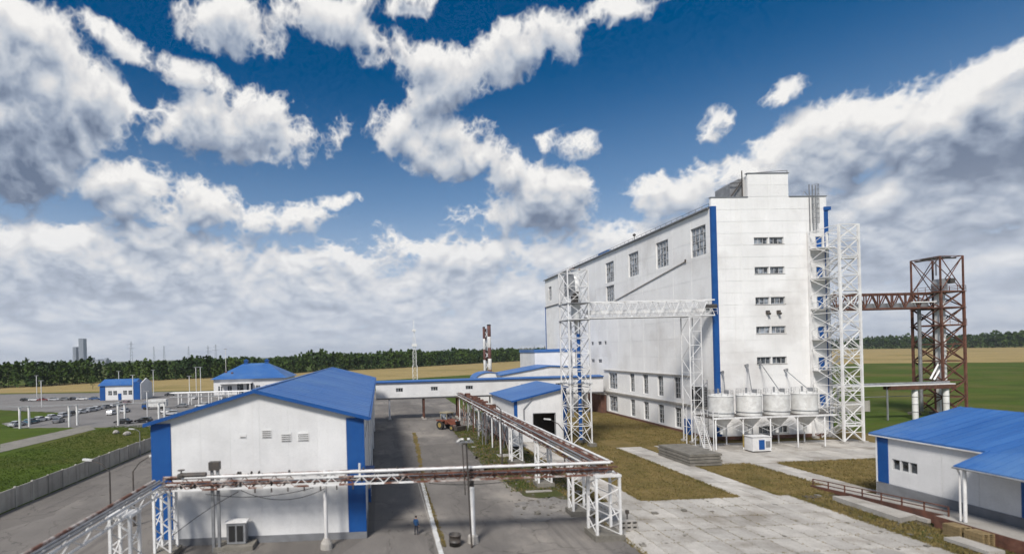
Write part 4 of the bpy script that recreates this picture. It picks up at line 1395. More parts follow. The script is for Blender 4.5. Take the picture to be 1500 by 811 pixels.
for i in range(6):
    a, b = BX0 + .6 + (BX1 - BX0 - 1.2) * i / 6, BX0 + .6 + (BX1 - BX0 - 1.2) * (i + 1) / 6
    z0 = 5.35 if (a + b) / 2 > 28.0 and (a + b) / 2 < 32.1 else .05
    MB().prism([(a + .01, BY0 - .001, z0), (b - .01, BY0 - .001, z0), (b - .01, BY0 - .001, zt(b) - .05), (a + .01, BY0 - .001, zt(a) - .05)], (0, -.025, 0)).build('panel', 'white_wall', bh)
MB().box(BX0 + .3, BX1 - .3, BY0 + 5.5, BY0 + 5.7, 0, 7.5).build('dark_backing', 'dark_metal', bh)  # dark sheet behind the doorway: interior shade put in as colour
MB().prism([(BX0 - .6, BY0 - .6, zt(BX0 - .6)), (BX1 + .3, BY0 - .6, zt(BX1 + .3)), (BX1 + .3, BY0 - .6, zt(BX1 + .3) + .18), (BX0 - .6, BY0 - .6, zt(BX0 - .6) + .18)], (0, BY1 - BY0 + 1.0, 0)).build('roof', 'blue_roof', bh)
MB().prism([(BX0 - .62, BY0 - .66, zt(BX0 - .6) - .1), (BX1 + .32, BY0 - .66, zt(BX1 + .3) - .1), (BX1 + .32, BY0 - .66, zt(BX1 + .3) + .2), (BX0 - .62, BY0 - .66, zt(BX0 - .6) + .2)], (0, .05, 0)).build('fascia', 'blue_paint', bh)
pbox('corner_strip', 'blue_paint', bh, BX0 - .06, BX0 + .55, BY0 - .08, BY0 - .002, .1, zl)
pbox('corner_strip', 'blue_paint', bh, BX1 - .6, BX1 + .08, BY0 - .08, BY0 - .002, .1, zr - .1)
MB().tube((26.2, BY0 - .2, 3.0), (26.2, BY0 - .2, 6.2), .09).tube((26.2, BY0 - .2, 6.2), (27.8, BY0 - .3, 8.1), .07).build('drainpipe', 'grey_metal', bh)
MB().box(27.9, 28.0, BY0 - .06, BY0 + .1, 0, 5.3).box(32.1, 32.2, BY0 - .06, BY0 + .1, 0, 5.3).box(28.0, 32.1, BY0 - .06, BY0 + .1, 5.22, 5.35).build('door_frame', 'grey_metal', bh)
an = thing('annex_box', 'long low white box container lying under the pipe rack beside the shed', 'container', (23.4, 86, 0))
MB().box(22.5, 24.15, 86, 112, .5, 3.3).build('body', 'white_wall', an)
for k in range(12):
    pbox('rib', 'white_metal', an, 22.44, 22.5, 86.3 + k * 2.2, 86.42 + k * 2.2, .5, 3.3)
MB().box(22.7, 23.9, 86.3, 111.5, 0, .5).build('base', 'dark_metal', an)
MB().box(22.45, 22.5, 86.9, 88.0, .7, 2.9).build('door', 'blue_paint', an)

# ================================================================== buildings behind the gallery
bk = thing('stepped_block', 'white flat-topped block with blue edge against the far end of the mill', 'building', (52, 150, 0))
MB().box(46.6, 59.0, 150, 166, 0, 16.2).build('wall', 'white_wall', bk)
MB().box(46.4, 59.1, 149.8, 166.2, 16.2, 17.1).build('roof_edge', 'blue_roof', bk)
railing(bk, 'white_metal', [(46.6, 166, 17.1), (46.6, 150, 17.1), (50, 150, 17.1)], 1.2, .06)
hl = thing('pitched_hall', 'low white hall with blue sloping roof just behind the gallery', 'building', (44, 140, 0))
MB().prism([(33.5, 138, 0), (56, 138, 0), (56, 138, 11.6), (52, 138, 12.2), (47, 138, 12.3), (33.5, 138, 10.1)], (0, 11.5, 0)).build('wall', 'white_wall', hl)
MB().prism([(33.0, 137.6, 10.1), (47, 137.6, 12.35), (56.2, 137.6, 11.7), (56.2, 137.6, 11.95), (47, 137.6, 12.6), (33.0, 137.6, 10.35)], (0, 12.3, 0)).build('roof', 'blue_roof', hl)
hu = thing('arched_hut', 'small hut with rounded blue metal roof at the foot of the striped chimneys', 'hut', (31.2, 145, 0))
pts = [(27.0, 143, 0)] + [(31.2 - 4.2 * math.cos(math.pi * i / 10), 143, 8.6 + 2.3 * math.sin(math.pi * i / 10)) for i in range(11)] + [(35.4, 143, 0)]
MB().prism(pts, (0, 8, 0)).build('wall', 'white_wall', hu)
mb = MB()
for i in range(10):
    a0, a1 = math.pi * i / 10, math.pi * (i + 1) / 10
    p = lambda a, r: (31.2 - (4.2 + r) * math.cos(a), 142.7, 8.6 + (2.3 + r) * math.sin(a))
    mb.prism([p(a0, .02), p(a1, .02), p(a1, .15), p(a0, .15)], (0, 8.6, 0))
mb.build('roof', 'blue_roof', hu)
def banded(root, x, y, r, z1, name='stack', n=7):
    for k in range(n):
        a, b = z1 * k / n, z1 * (k + 1) / n
        ptube('band', 'red_band' if (n - 1 - k) % 2 == 0 else 'white_paint', root, (x, y, a), (x, y, b), r * 2)
    ptube('rim', 'black', root, (x, y, z1), (x, y, z1 + .4), r * 2.1)
ch = thing('striped_chimney', 'red and white banded twin chimneys with bracing behind the gallery', 'chimney', (35.4, 165, 0))
banded(ch, 34.5, 165, .4, 24.6)
banded(ch, 36.2, 165, .6, 25.3)
banded(ch, 35.4, 166.6, .35, 24.0)
for k in range(7):
    pbar('brace', 'white_metal', ch, (34.5, 165, 3.4 * k + .5), (36.2, 165, 3.4 * k + 3.6), .18)
    pbar('brace', 'white_metal', ch, (36.2, 165, 3.4 * k + .5), (34.5, 165, 3.4 * k + 3.6), .18)
mt = thing('radio_mast', 'slender pale lattice radio mast in the tan field behind the gallery', 'mast', (22.0, 318, 0))
for a, b, w in ((0, 9, 1.4), (9, 18, 1.0), (18, 27, .7)):
    lattice(mt, 'white_metal', 22 - w, 22 + w, 318 - w, 318 + w, [a, a + 3, a + 6, b], .2, .1, faces='fl', cross=True)
pbar('pole', 'white_metal', mt, (22, 318, 27), (22, 318, 38), .3)
MB().box(20.4, 23.6, 316.6, 319.4, 21.0, 22.6).box(20.9, 23.1, 317, 319, 30.5, 31.8).build('antenna', 'white_metal', mt)

# ================================================================== pipe racks
def lattice_support(root, x0, x1, y0, y1, z1, step=1.1, mat='white_metal'):
    P = [(x0, y0), (x1, y0), (x1, y1), (x0, y1)]
    for x, y in P:
        pbar('leg', mat, root, (x, y, .45), (x, y, z1), .2)
    n = max(2, round((z1 - .5) / step))
    for k in range(n):
        a, b = .5 + (z1 - .5) * k / n, .5 + (z1 - .5) * (k + 1) / n
        for i, j in ((0, 1), (1, 2), (2, 3), (3, 0)):
            p, q = (P[i], P[j]) if k % 2 else (P[j], P[i])
            pbar('brace', mat, root, (*p, a), (*q, b), .075)
    pbox('cap', mat, root, x0 - .15, x1 + .15, y0 - .15, y1 + .15, z1, z1 + .2)
    pbox('footing', 'old_concrete', root, x0 - .3, x1 + .3, y0 - .3, y1 + .3, 0, .5)

fr = thing('pipe_rack', 'white and rusty pipe rack crossing the yard in front of the warehouse', 'pipe rack', (1, 44.8, 0))
for y in (44.1, 45.5):
    n = 31
    xs = [-19.4 + (20.9 + 19.4) * i / n for i in range(n + 1)]
    for i in range(n):
        a, b = xs[i], xs[i + 1]
        m = 'rust' if a > 2.0 else 'rust_white' if a < -9 or i % 4 == 0 else 'white_metal'
        pbar('chord', m, fr, (a, y, 6.42), (b, y, 6.42), .13)
        pbar('chord', 'rust_white' if a > 2 or i % 3 == 0 else 'white_metal', fr, (a, y, 5.75), (b, y, 5.75), .14)
        c = (a + b) / 2
        pbar('brace', m, fr, (a, y, 5.78), (c, y, 6.40), .065)
        pbar('brace', m, fr, (c, y, 6.40), (b, y, 5.78), .065)
for i in range(16):
    x = -19.3 + 2.66 * i
    pbar('crossbar', 'rust_white', fr, (x, 44.1, 5.75), (x, 45.5, 5.75), .12)
for y, z, r, m, x0, x1 in ((44.25, 6.78, .125, 'white_metal', -17.3, 20.3), (44.75, 6.62, .08, 'rust', -6.0, 20.8), (45.2, 6.65, .1, 'rust_white', -19.2, 20.8),
                           (44.3, 6.12, .07, 'rust', 2.0, 20.6), (44.6, 5.98, .10, 'rust_white', -19.2, 20.6), (45.0, 6.02, .13, 'grey_metal', -19.2, 20.6)):
    ptube('pipe', m, fr, (x0, y, z), (x1, y, z), r * 2)
lattice_support(fr, 18.8, 20.9, 43.8, 45.7, 5.6)
lattice_support(fr, -19.6, -18.3, 44.1, 45.6, 5.6)
for x in (-15.0, -14.5):
    pbar('post', 'grey_metal', fr, (x, 45.2, 0.0), (x, 45.2, 7.5), .24)
MB().box(-15.2, -14.3, 44.9, 45.5, 7.2, 7.9).tube((-17.4, 44.3, 7.0), (-15.2, 44.3, 7.0), .22).lathe(-17.3, 44.3, [(.35, 6.85), (.35, 7.05), (.06, 7.1), (.06, 7.4), (.3, 7.42), (.3, 7.47)], 12).build('valve', 'dark_metal', fr)
ptube('post', 'white_metal', fr, (-5.1, 44.8, .6), (-5.1, 44.8, 6.9), .34)
MB().lathe(-5.1, 44.8, [(.55, 0), (.5, .5), (.22, .95)], 12).build('footing', 'concrete', fr)
ptube('post', 'white_metal', fr, (7.9, 44.7, 0.5), (7.9, 44.7, 5.0), .46)
ptube('post', 'dark_metal', fr, (7.9, 44.7, 5.0), (7.9, 44.7, 6.6), .4)
MB().lathe(7.9, 44.7, [(.5, 0), (.45, .6), (.26, .75)], 12).build('footing', 'concrete', fr)
for (xa, za, xb, zb, sag) in ((-12.2, 5.6, -5.0, 5.5, .9), (-15.2, 5.4, -6.0, 5.6, .5), (-18.0, 2.0, -12.4, 5.5, -.2), (4.0, 5.6, 12.0, 5.6, .25)):
    prev = None
    mb = MB()
    for i in range(13):
        t_ = i / 12
        p = (xa + (xb - xa) * t_, 44.0, za + (zb - za) * t_ - sag * 4 * t_ * (1 - t_))
        if prev:
            mb.tube(prev, p, .03, n=5)
        prev = p
    mb.build('cable', 'black', fr)
for i in range(36):
    x = rnd.uniform(-18, 3)
    y, z = rnd.choice(((44.6, 5.98), (45.0, 6.02), (45.2, 6.72)))
    ptube('flange', 'dark_metal', fr, (x, y, z), (x + .12, y, z), .46)
for i in range(8):
    x = -11 + 1.4 * i
    pbox('hanger', 'dark_metal', fr, x - .06, x + .06, 43.95, 44.05, 5.35, 5.7)
mb = MB()
for i in range(28):
    x = -14 + i * 1.2
    mb.bar((x, 44.25, 6.6), (x, 44.25, 6.97), .09)
mb.build('pipe_clamp', 'grey_metal', fr)
MB().tube((-2.0, 44.25, 6.3), (-2.0, 44.25, 7.5), .1).build('vent_pipe', 'white_metal', fr)

yr = thing('pipe_rack', 'rusty pipe rack running away from the yard corner toward the gallery', 'pipe rack', (20.2, 84, 0))
YX0, YX1 = 19.2, 21.0
for x in (YX0, YX1):
    n = 36
    for i in range(n):
        a, b = 45.8 + (127 - 45.8) * i / n, 45.8 + (127 - 45.8) * (i + 1) / n
        m = rnd.choice(('rust', 'rust_white', 'rust', 'grey_metal'))
        pbar('chord', m, yr, (x, a, 6.35), (x, b, 6.35), .13)
        pbar('chord', rnd.choice(('rust', 'rust_white')), yr, (x, a, 5.7), (x, b, 5.7), .13)
        pbar('brace', m, yr, (x, a, 5.72), (x, (a + b) / 2, 6.33), .065)
        pbar('brace', m, yr, (x, (a + b) / 2, 6.33), (x, b, 5.72), .065)
for x, z, d, m in ((19.3, 6.6, .2, 'grey_metal'), (19.75, 6.55, .3, 'rust'), (20.3, 6.58, .26, 'rust_white'), (20.85, 6.6, .22, 'white_metal'), (19.9, 5.95, .24, 'grey_metal'),
                   (20.5, 5.95, .3, 'rust'), (19.1, 6.1, .18, 'white_metal')):
    ptube('pipe', m, yr, (x, 45.0, z), (x, 127.5, z), d)
for i in range(34):
    y = 46.2 + 2.45 * i
    pbar('crossbar', 'rust_white', yr, (YX0 - .1, y, 5.7), (YX1 + .1, y, 5.7), .12)
for y in (51.2, 62.4, 75.2):
    lattice_support(yr, 19.3, 20.9, y - .6, y + .6, 5.55)
for y in (82, 88, 94, 100, 106, 112, 118, 124):
    for x in (19.4, 20.8):
        ptube('post', rnd.choice(('white_metal', 'rust', 'rust_white')), yr, (x, y, 0), (x, y, 5.65), .24)
    pbar('brace', 'rust', yr, (19.4, y, .4), (20.8, y, 5.5), .08)
    pbar('brace', 'rust_white', yr, (20.8, y, .4), (19.4, y, 5.5), .08)
mb = MB()
for i in range(26):
    y = rnd.uniform(84, 122)
    x = rnd.uniform(18.2, 22.2)
    mb.tube((x, y, 0), (x, y, rnd.uniform(3, 6)), .07, n=6)
    mb.tube((x, y, rnd.uniform(1.2, 4)), (x + rnd.uniform(-1.5, 1.5), y + rnd.uniform(1, 4), rnd.uniform(1.2, 4)), .08, n=6)
mb.build('riser_pipe', 'grey_metal', yr)
mb = MB()
for i in range(14):
    y = rnd.uniform(90, 118)
    mb.box(19.6, 20.7, y, y + rnd.uniform(.5, 1.2), 6.7, 6.7 + rnd.uniform(.3, .7))
mb.build('valve_box', 'rust', yr)

lr = thing('pipe_rack', 'pale pipe rack running toward the viewer left of the warehouse', 'pipe rack', (-19.1, 30, 0))
for x in (-19.7, -18.5):
    for i in range(14):
        a, b = 43.9 - 2.4 * i, 43.9 - 2.4 * (i + 1)
        pbar('chord', 'white_metal', lr, (x, a, 6.4), (x, b, 6.4), .12)
        pbar('chord', 'white_metal', lr, (x, a, 5.75), (x, b, 5.75), .12)
        pbar('brace', 'white_metal', lr, (x, a, 5.77), (x, (a + b) / 2, 6.38), .06)
        pbar('brace', 'white_metal', lr, (x, (a + b) / 2, 6.38), (x, b, 5.77), .06)
for x, d in ((-19.45, .28), (-19.0, .2), (-18.6, .15)):
    ptube('pipe', 'grey_metal' if d < .28 else 'rust_white', lr, (x, 44, 6.65), (x, 10, 6.65), d)
for y in (38.2, 29.3, 20):
    lattice_support(lr, -19.8, -18.4, y - .7, y + .7, 5.6)

# ================================================================== storage shed and loading dock (lower right)
sh = thing('storage_shed', 'white storage shed with bright blue roof and canopy, lower right', 'shed', (60, 42, 0))
HX0, HX1, HY0, HY1, HE, HR, HXR = 53.3, 73.5, 22.0, 52.1, 7.0, 9.4, 63.4
shw = [(48.0, 50.5, 3.55, 4.65)]
mb = MB()
cut_wall(mb, 'X', HX0, .3, HY0, HY1, 0, HE, shw)
mb.prism([(HX0 + .3, HY1, 0), (HX1, HY1, 0), (HX1, HY1, HE), (HXR, HY1, HR), (HX0 + .3, HY1, HE)], (0, -.3, 0))
mb.box(HX1 - .3, HX1, HY0, HY1 - .3, 0, HE)
mb.prism([(HX0 + .3, HY0, 0), (HX1, HY0, 0), (HX1, HY0, HE), (HXR, HY0, HR), (HX0 + .3, HY0, HE)], (0, .3, 0))
mb.build('wall', 'white_wall', sh)
panels(sh, 'white_wall', 'X', HX0, [HY0, 24.8, 27.8, 30.8, 33.8, 36.8, 39.8, 42.8, 45.8, 48.8, HY1], [1.95, HE - .05], shw, .03, .02)
mb = MB()
ov = .4
zz = lambda x: HR - (HR - HE) / (HXR - HX0) * abs(x - HXR)
for xe in (HX0 - ov, HX1 + ov):
    mb.prism([(HXR, HY0, HR), (xe, HY0, zz(xe)), (xe, HY0, zz(xe) + .14), (HXR, HY0, HR + .14)], (0, HY1 - HY0 + .5, 0))
roof = mb.build('roof', 'blue_roof', sh)
for k in range(30):
    for xe in (HX0 - ov, HX1 + ov):
        lift = .142 + rnd.uniform(.010, .022)
        p, q = Vector((HXR, HY0 + .5 + k * 1.0167, HR + lift)), Vector((xe, HY0 + .5 + k * 1.0167, zz(xe) + lift))
        piece('roof_sheet', 'bar', 'blue_roof', roof, frame_of(p, q) @ Matrix.Diagonal((1.005, .02, (q - p).length, 1)))
mb = MB()
for k in range(31):
    y = HY0 + k * 1.0167 - .008
    mb.bar((HXR, y, HR + .175), (HX0 - ov, y, zz(HX0 - ov) + .175), .045, .05)
    mb.bar((HXR, y, HR + .175), (HX1 + ov, y, zz(HX1 + ov) + .175), .045, .05)
so = mb.build('roof_seams', 'blue_roof', roof)
so['kind'] = 'stuff'
MB().box(HX0 - ov - .02, HX0 - ov + .05, HY0, HY1 + .5, zz(HX0 - ov) - .12, zz(HX0 - ov)).build('fascia', 'white_metal', roof)
cz = lambda x: HE - .02 + (5.85 - HE) * (HX0 - ov - x) / (HX0 - ov - 49.8)
cn = MB().prism([(HX0 - ov + .1, HY0, HE + .02), (49.8, HY0, 5.85), (49.8, HY0, 5.97), (HX0 - ov + .1, HY0, HE + .14)], (0, 41.9 - HY0, 0)).build('canopy', 'blue_roof', sh)
mb = MB()
for k in range(27):
    y = HY0 + .2 + k * .75
    mb.bar((HX0 - ov + .1, y, HE + .15), (49.8, y, 5.98), .045, .04)
so = mb.build('canopy_seams', 'blue_roof', cn)
so['kind'] = 'stuff'
MB().tube((49.72, HY0, 5.8), (49.72, 41.9, 5.8), .09).build('gutter', 'grey_metal', cn)
for y in (41.4, 34.0, 27):
    ptube('post', 'white_metal', sh, (50.2, y, 1.15), (50.2, y, 5.9), .26)
MB().tube((49.75, 41.6, 5.8), (50.05, 41.65, 5.3), .07).tube((50.05, 41.65, 5.3), (50.05, 41.65, 1.2), .07).build('drainpipe', 'white_metal', sh)
pbox('corner_strip', 'blue_paint', sh, HX0 - .09, HX0 - .031, HY1 - 1.25, HY1 - .12, 1.95, HE - .1)
pbox('corner_post', 'white_metal', sh, HX0 - .1, HX0 + .05, HY1 - .12, HY1 + .05, .2, HE - .05)
pbox('corner_strip', 'blue_paint', sh, HX0 - .09, HX0 - .031, 37.5, 39.8, 1.95, 5.6)
w3 = shw[0]
for k in range(3):
    a = w3[0] + .86 * k
    window(sh, 'X', HX0, a, a + .76, w3[2], w3[3], 1, 1, fw=.06, depth=.1)
    if k < 2:
        pbox('window_pier', 'white_wall', sh, HX0 + .02, HX0 + .2, a + .76, a + .86, w3[2], w3[3])
MB().box(HX0 - .12, HX0 - .002, HY0, HY1, 0, 1.9).build('plinth', 'plinth', sh)
dk = thing('loading_dock', 'low concrete dock and ramp with rust-red edge and railing beside the storage shed', 'dock', (51, 40, 0))
MB().box(49.7, 53.1, 22, 43.4, 0, 1.1).build('platform', 'concrete', dk)
MB().prism([(50.6, 43.4, 0), (50.6, 43.4, 1.1), (50.6, 57.5, .1), (50.6, 57.5, 0)], (2.5, 0, 0)).build('ramp', 'concrete', dk)
MB().box(49.6, 49.7, 22, 43.4, 0.05, 1.12).prism([(50.5, 43.4, .1), (50.5, 43.4, 1.15), (50.5, 57.5, .2), (50.5, 57.5, 0)], (.1, 0, 0)).build('edge', 'rust', dk)
railing(dk, 'rust', [(50.55, 57.2, .12), (50.55, 43.0, 1.12)], .85, .09, step=2.0)
tag(MB().prism([(47.7, 44.6, .08), (50.0, 45.3, .08), (49.7, 51.6, .08), (48.0, 51.9, .08)], (0, 0, .5)).build('concrete_slab', 'slab'),
    'thick pale concrete slab lying beside the dock ramp railing', 'slab')
tag(MB().prism([(50.1, 44.4, .06), (50.45, 44.4, .06), (50.4, 47.4, .06), (50.1, 47.2, .06)], (0, 0, .35)).build('concrete_beam', 'slab'),
    'short concrete beam between the thick slab and the dock', 'beam')
tag(MB().box(46.9, 48.3, 37.2, 40.3, .12, .42).box(47.2, 47.5, 37.4, 40.1, .06, .12).build('concrete_slab', 'concrete'),
    'small concrete slab on the pavement near the pallets, lower right corner', 'slab')
for s_, (y, lab) in enumerate(((40.3, 'wooden pallets standing against the dock, the stack nearer the canopy post'), (38.7, 'wooden pallets standing against the dock, the stack farther from the canopy post'))):
    pl = thing('pallet_stack', lab, 'pallet', (48.9, y, .08), group='pallets by the dock')
    for k in range(6):
        z = .1 + .17 * k
        for i in range(5):
            pbox('plank', 'wood', pl, 48.4, 49.5, y + .05 + .28 * i, y + .25 + .28 * i, z + .11, z + .135)
        for i in range(3):
            pbox('bearer', 'wood', pl, 48.42 + .45 * i, 48.55 + .45 * i, y + .04, y + 1.4, z, z + .11)

# ================================================================== small things in the yard
def lamp_post(x, y, z1, ax, ay, az, label, mat='dark_metal', head='white_paint', r=.09):
    o = thing('lamp_post', label, 'lamp post', (x, y, 0), group='yard lamp posts')
    MB().tube((x, y, 0), (x, y, 1.2), r * 1.5).tube((x, y, 1.2), (x, y, z1), r, r * .8).build('pole', mat, o)
    MB().path([(x, y, z1), (x + ax * .35, y + ay * .35, z1 + az * .6), (x + ax * .9, y + ay * .9, z1 + az)], r * .7).build('arm', mat, o)
    d = Vector((ax, ay, 0)).normalized()
    p = Vector((x + ax * .85, y + ay * .85, z1 + az))
    MB().bar(p, p + d * .9 + Vector((0, 0, .12)), .34, .18).build('lamp_head', head, o)
    return o
lamp_post(24.9, 68, 5.8, -2.3, -.4, 1.7, 'dark lamp post with bent arm in front of the small shed doorway')
lamp_post(17.7, 74, 8.3, -1.6, -.3, .9, 'dark lamp post beside the pipe rack, left of the small shed')
lamp_post(-28.3, 53.8, 5.5, -1.9, -.2, 1.3, 'lamp post left of the warehouse with its arm toward the panel fence')
lamp_post(-25.6, 53.1, 5.6, 1.9, .2, 1.5, 'lamp post left of the warehouse with its arm toward the warehouse')
lamp_post(-43.0, 92, 4.2, -.9, -.3, .6, 'short lamp post by the far part of the panel fence', mat='grey_metal')
tl = thing('lamp_post', 'tall dark twin-pole floodlight in the middle of the front pipe rack', 'lamp post', (7.3, 43.5, 0), group='yard lamp posts')
MB().tube((7.55, 43.5, 0), (7.3, 43.5, 9.2), .08).tube((7.1, 43.5, 4.6), (6.95, 43.5, 9.0), .05).build('pole', 'dark_metal', tl)
MB().bar((6.4, 43.5, 9.2), (7.9, 43.5, 9.2), .12).bar((6.4, 43.2, 9.2), (7.9, 43.2, 9.2), .08).build('crossbar', 'grey_metal', tl)
for x, t_ in ((6.55, .25), (7.0, -.1), (7.65, -.2)):
    MB().bar((x, 43.45, 9.25), (x + t_, 43.2, 9.5), .24, .16).build('floodlight', 'white_paint', tl)
ac = thing('air_conditioner', 'grey boxy air conditioner on a concrete pad before the warehouse gable', 'air conditioner', (-13.1, 46.1, 0))
MB().box(-14.0, -12.35, 45.6, 46.5, .45, 2.3).build('casing', 'grey_metal', ac)
MB().box(-13.8, -13.25, 45.57, 45.6, .65, 2.05).box(-13.1, -12.55, 45.57, 45.6, .65, 2.05).build('grille', 'black', ac)
MB().box(-14.15, -12.2, 45.5, 46.6, 2.3, 2.4).build('lid', 'white_metal', ac)
MB().box(-15.0, -11.6, 45.0, 46.8, 0.0, .4).build('pad', 'old_concrete', ac)
dr = thing('steel_drum', 'dark rusty open steel drum on the asphalt beside the white post', 'drum', (6.2, 44.2, 0))
MB().lathe(6.2, 44.2, [(.5, .0), (.52, .35), (.55, .36), (.55, .42), (.52, .43), (.52, .9), (.55, .91), (.55, 1.0), (.48, 1.0), (.47, .3), (.1, .3)], 20).build('barrel', 'dark_metal', dr, smooth=True)
MB().lathe(6.2, 44.2, [(.1, .3), (.46, .3), (.46, .34), (.1, .34)], 16).build('inner_disc', 'black', dr)  # black disc low inside the open drum
k = 0
for row in range(2):
    for i in range(3):
        x = 21.9 + .56 * i
        z = .07 + .42 * row
        mb = MB()
        mb.box(x, x + .54, 45.9, 46.4, z, z + .08).box(x, x + .54, 45.9, 46.4, z + .32, z + .4)
        mb.box(x, x + .08, 45.9, 46.4, z + .08, z + .32).box(x + .46, x + .54, 45.9, 46.4, z + .08, z + .32).box(x + .08, x + .46, 46.3, 46.4, z + .08, z + .32)
        where = ('lower', 'upper')[row] + ' row, ' + ('beside the rack support', 'in the middle', 'away from the rack support')[i]
        tag(mb.build('hollow_block', 'concrete'), 'grey hollow concrete block behind the corner rack support, ' + where, 'block', 'hollow blocks by the rack support')
tag(MB().tube((23.0, 46.8, .06), (23.0, 46.8, 1.5), .06).lathe(23.0, 46.8, [(.16, 1.3), (.18, 1.35), (.18, 1.6), (.1, 1.65)], 10).build('marker_post', 'dark_metal'),
    'short dark marker post behind the hollow blocks', 'post')
for (x, y, sx, sy, lab) in ((17.0, 59.5, 3.2, .35, 'pale concrete kerb piece lying near the second rack support'), (15.8, 88.5, .9, .8, 'white broken block at the edge of the weeds'),
                            (18.6, 80.0, 3.0, 1.6, 'flat grey concrete cover in the weeds under the pipe rack'),
                            (46.2, 52.9, 1.4, .9, 'dark iron hatch cover lying in the pale pavement')):
    tag(MB().prism([(x, y, .0), (x + sx, y + .1, .0), (x + sx * .95, y + sy, .0), (x + .05, y + sy * 1.1, .0)], (0, 0, .12 if sx < 3 else .16)).build('concrete_block' if 'hatch' not in lab else 'hatch_cover', 'dark_metal' if 'hatch' in lab else 'concrete'), lab, 'block' if 'hatch' not in lab else 'cover')

# ---- tractor in front of the gallery
tr = thing('loader_tractor', 'orange-red tractor with cream cab parked beside the pipe rack', 'tractor', (14.6, 111.0, 0), rz=R(38))
tr.scale = (1.05, 1.05, 1.05)
def tl_box(nm, mt_, *b):
    return MB().box(*b).build(nm, mt_, tr, local=True)
MB().prism([(-.75, -2.9, 1.2), (-.75, -2.9, 2.0), (-.75, -.7, 2.25), (-.75, -.7, 1.2)], (1.5, 0, 0)).build('hood', 'orange', tr, local=True)
MB().box(-.6, .6, -2.97, -2.9, 1.3, 1.9).build('radiator_grille', 'black', tr, local=True)
MB().box(-.9, .9, -.7, 1.2, 1.2, 2.1).build('cab_base', 'orange', tr, local=True)
MB().box(-.95, -.85, -.7, -.6, 2.1, 3.4).box(.85, .95, -.7, -.6, 2.1, 3.4).box(-.95, -.85, 1.1, 1.2, 2.1, 3.4).box(.85, .95, 1.1, 1.2, 2.1, 3.4).build('cab_pillar', 'cream', tr, local=True)
MB().box(-.84, .84, -.64, -.6, 2.1, 3.4).box(-.9, -.87, -.59, 1.09, 2.1, 3.4).box(.87, .9, -.59, 1.09, 2.1, 3.4).build('cab_glass', 'dusty_glass', tr, local=True)
MB().box(-1.05, 1.05, -.9, 1.3, 3.4, 3.6).build('cab_roof', 'cream', tr, local=True)
MB().box(-1.5, -.95, -.2, 1.9, 1.75, 2.0).box(.95, 1.5, -.2, 1.9, 1.75, 2.0).build('fender', 'orange', tr, local=True)
for sx in (-1, 1):
    w = MB().tube((sx * .95, .9, .95), (sx * 1.5, .9, .95), .95, n=20).build('wheel', 'rubber', tr, local=True)
    MB().tube((sx * 1.45, .9, .95), (sx * 1.53, .9, .95), .5, n=14).build('rim', 'yellow', w, local=True)
    w = MB().tube((sx * .85, -2.2, .6), (sx * 1.25, -2.2, .6), .6, n=18).build('wheel', 'rubber', tr, local=True)
    MB().tube((sx * 1.2, -2.2, .6), (sx * 1.28, -2.2, .6), .32, n=12).build('rim', 'yellow', w, local=True)
    MB().box(sx * .5 - .14, sx * .5 + .14, -2.99, -2.9, 1.95, 2.15).build('headlight', 'white_paint', tr, local=True)
MB().box(-1.4, 1.4, -4.0, -3.1, .15, .95).build('bucket', 'dark_metal', tr, local=True)
MB().bar((-1.0, -3.2, .7), (-1.0, -.6, 1.9), .16).bar((1.0, -3.2, .7), (1.0, -.6, 1.9), .16).build('loader_arm', 'orange', tr, local=True)
MB().tube((.45, -1.8, 2.1), (.45, -1.8, 3.1), .06).build('exhaust', 'dark_metal', tr, local=True)

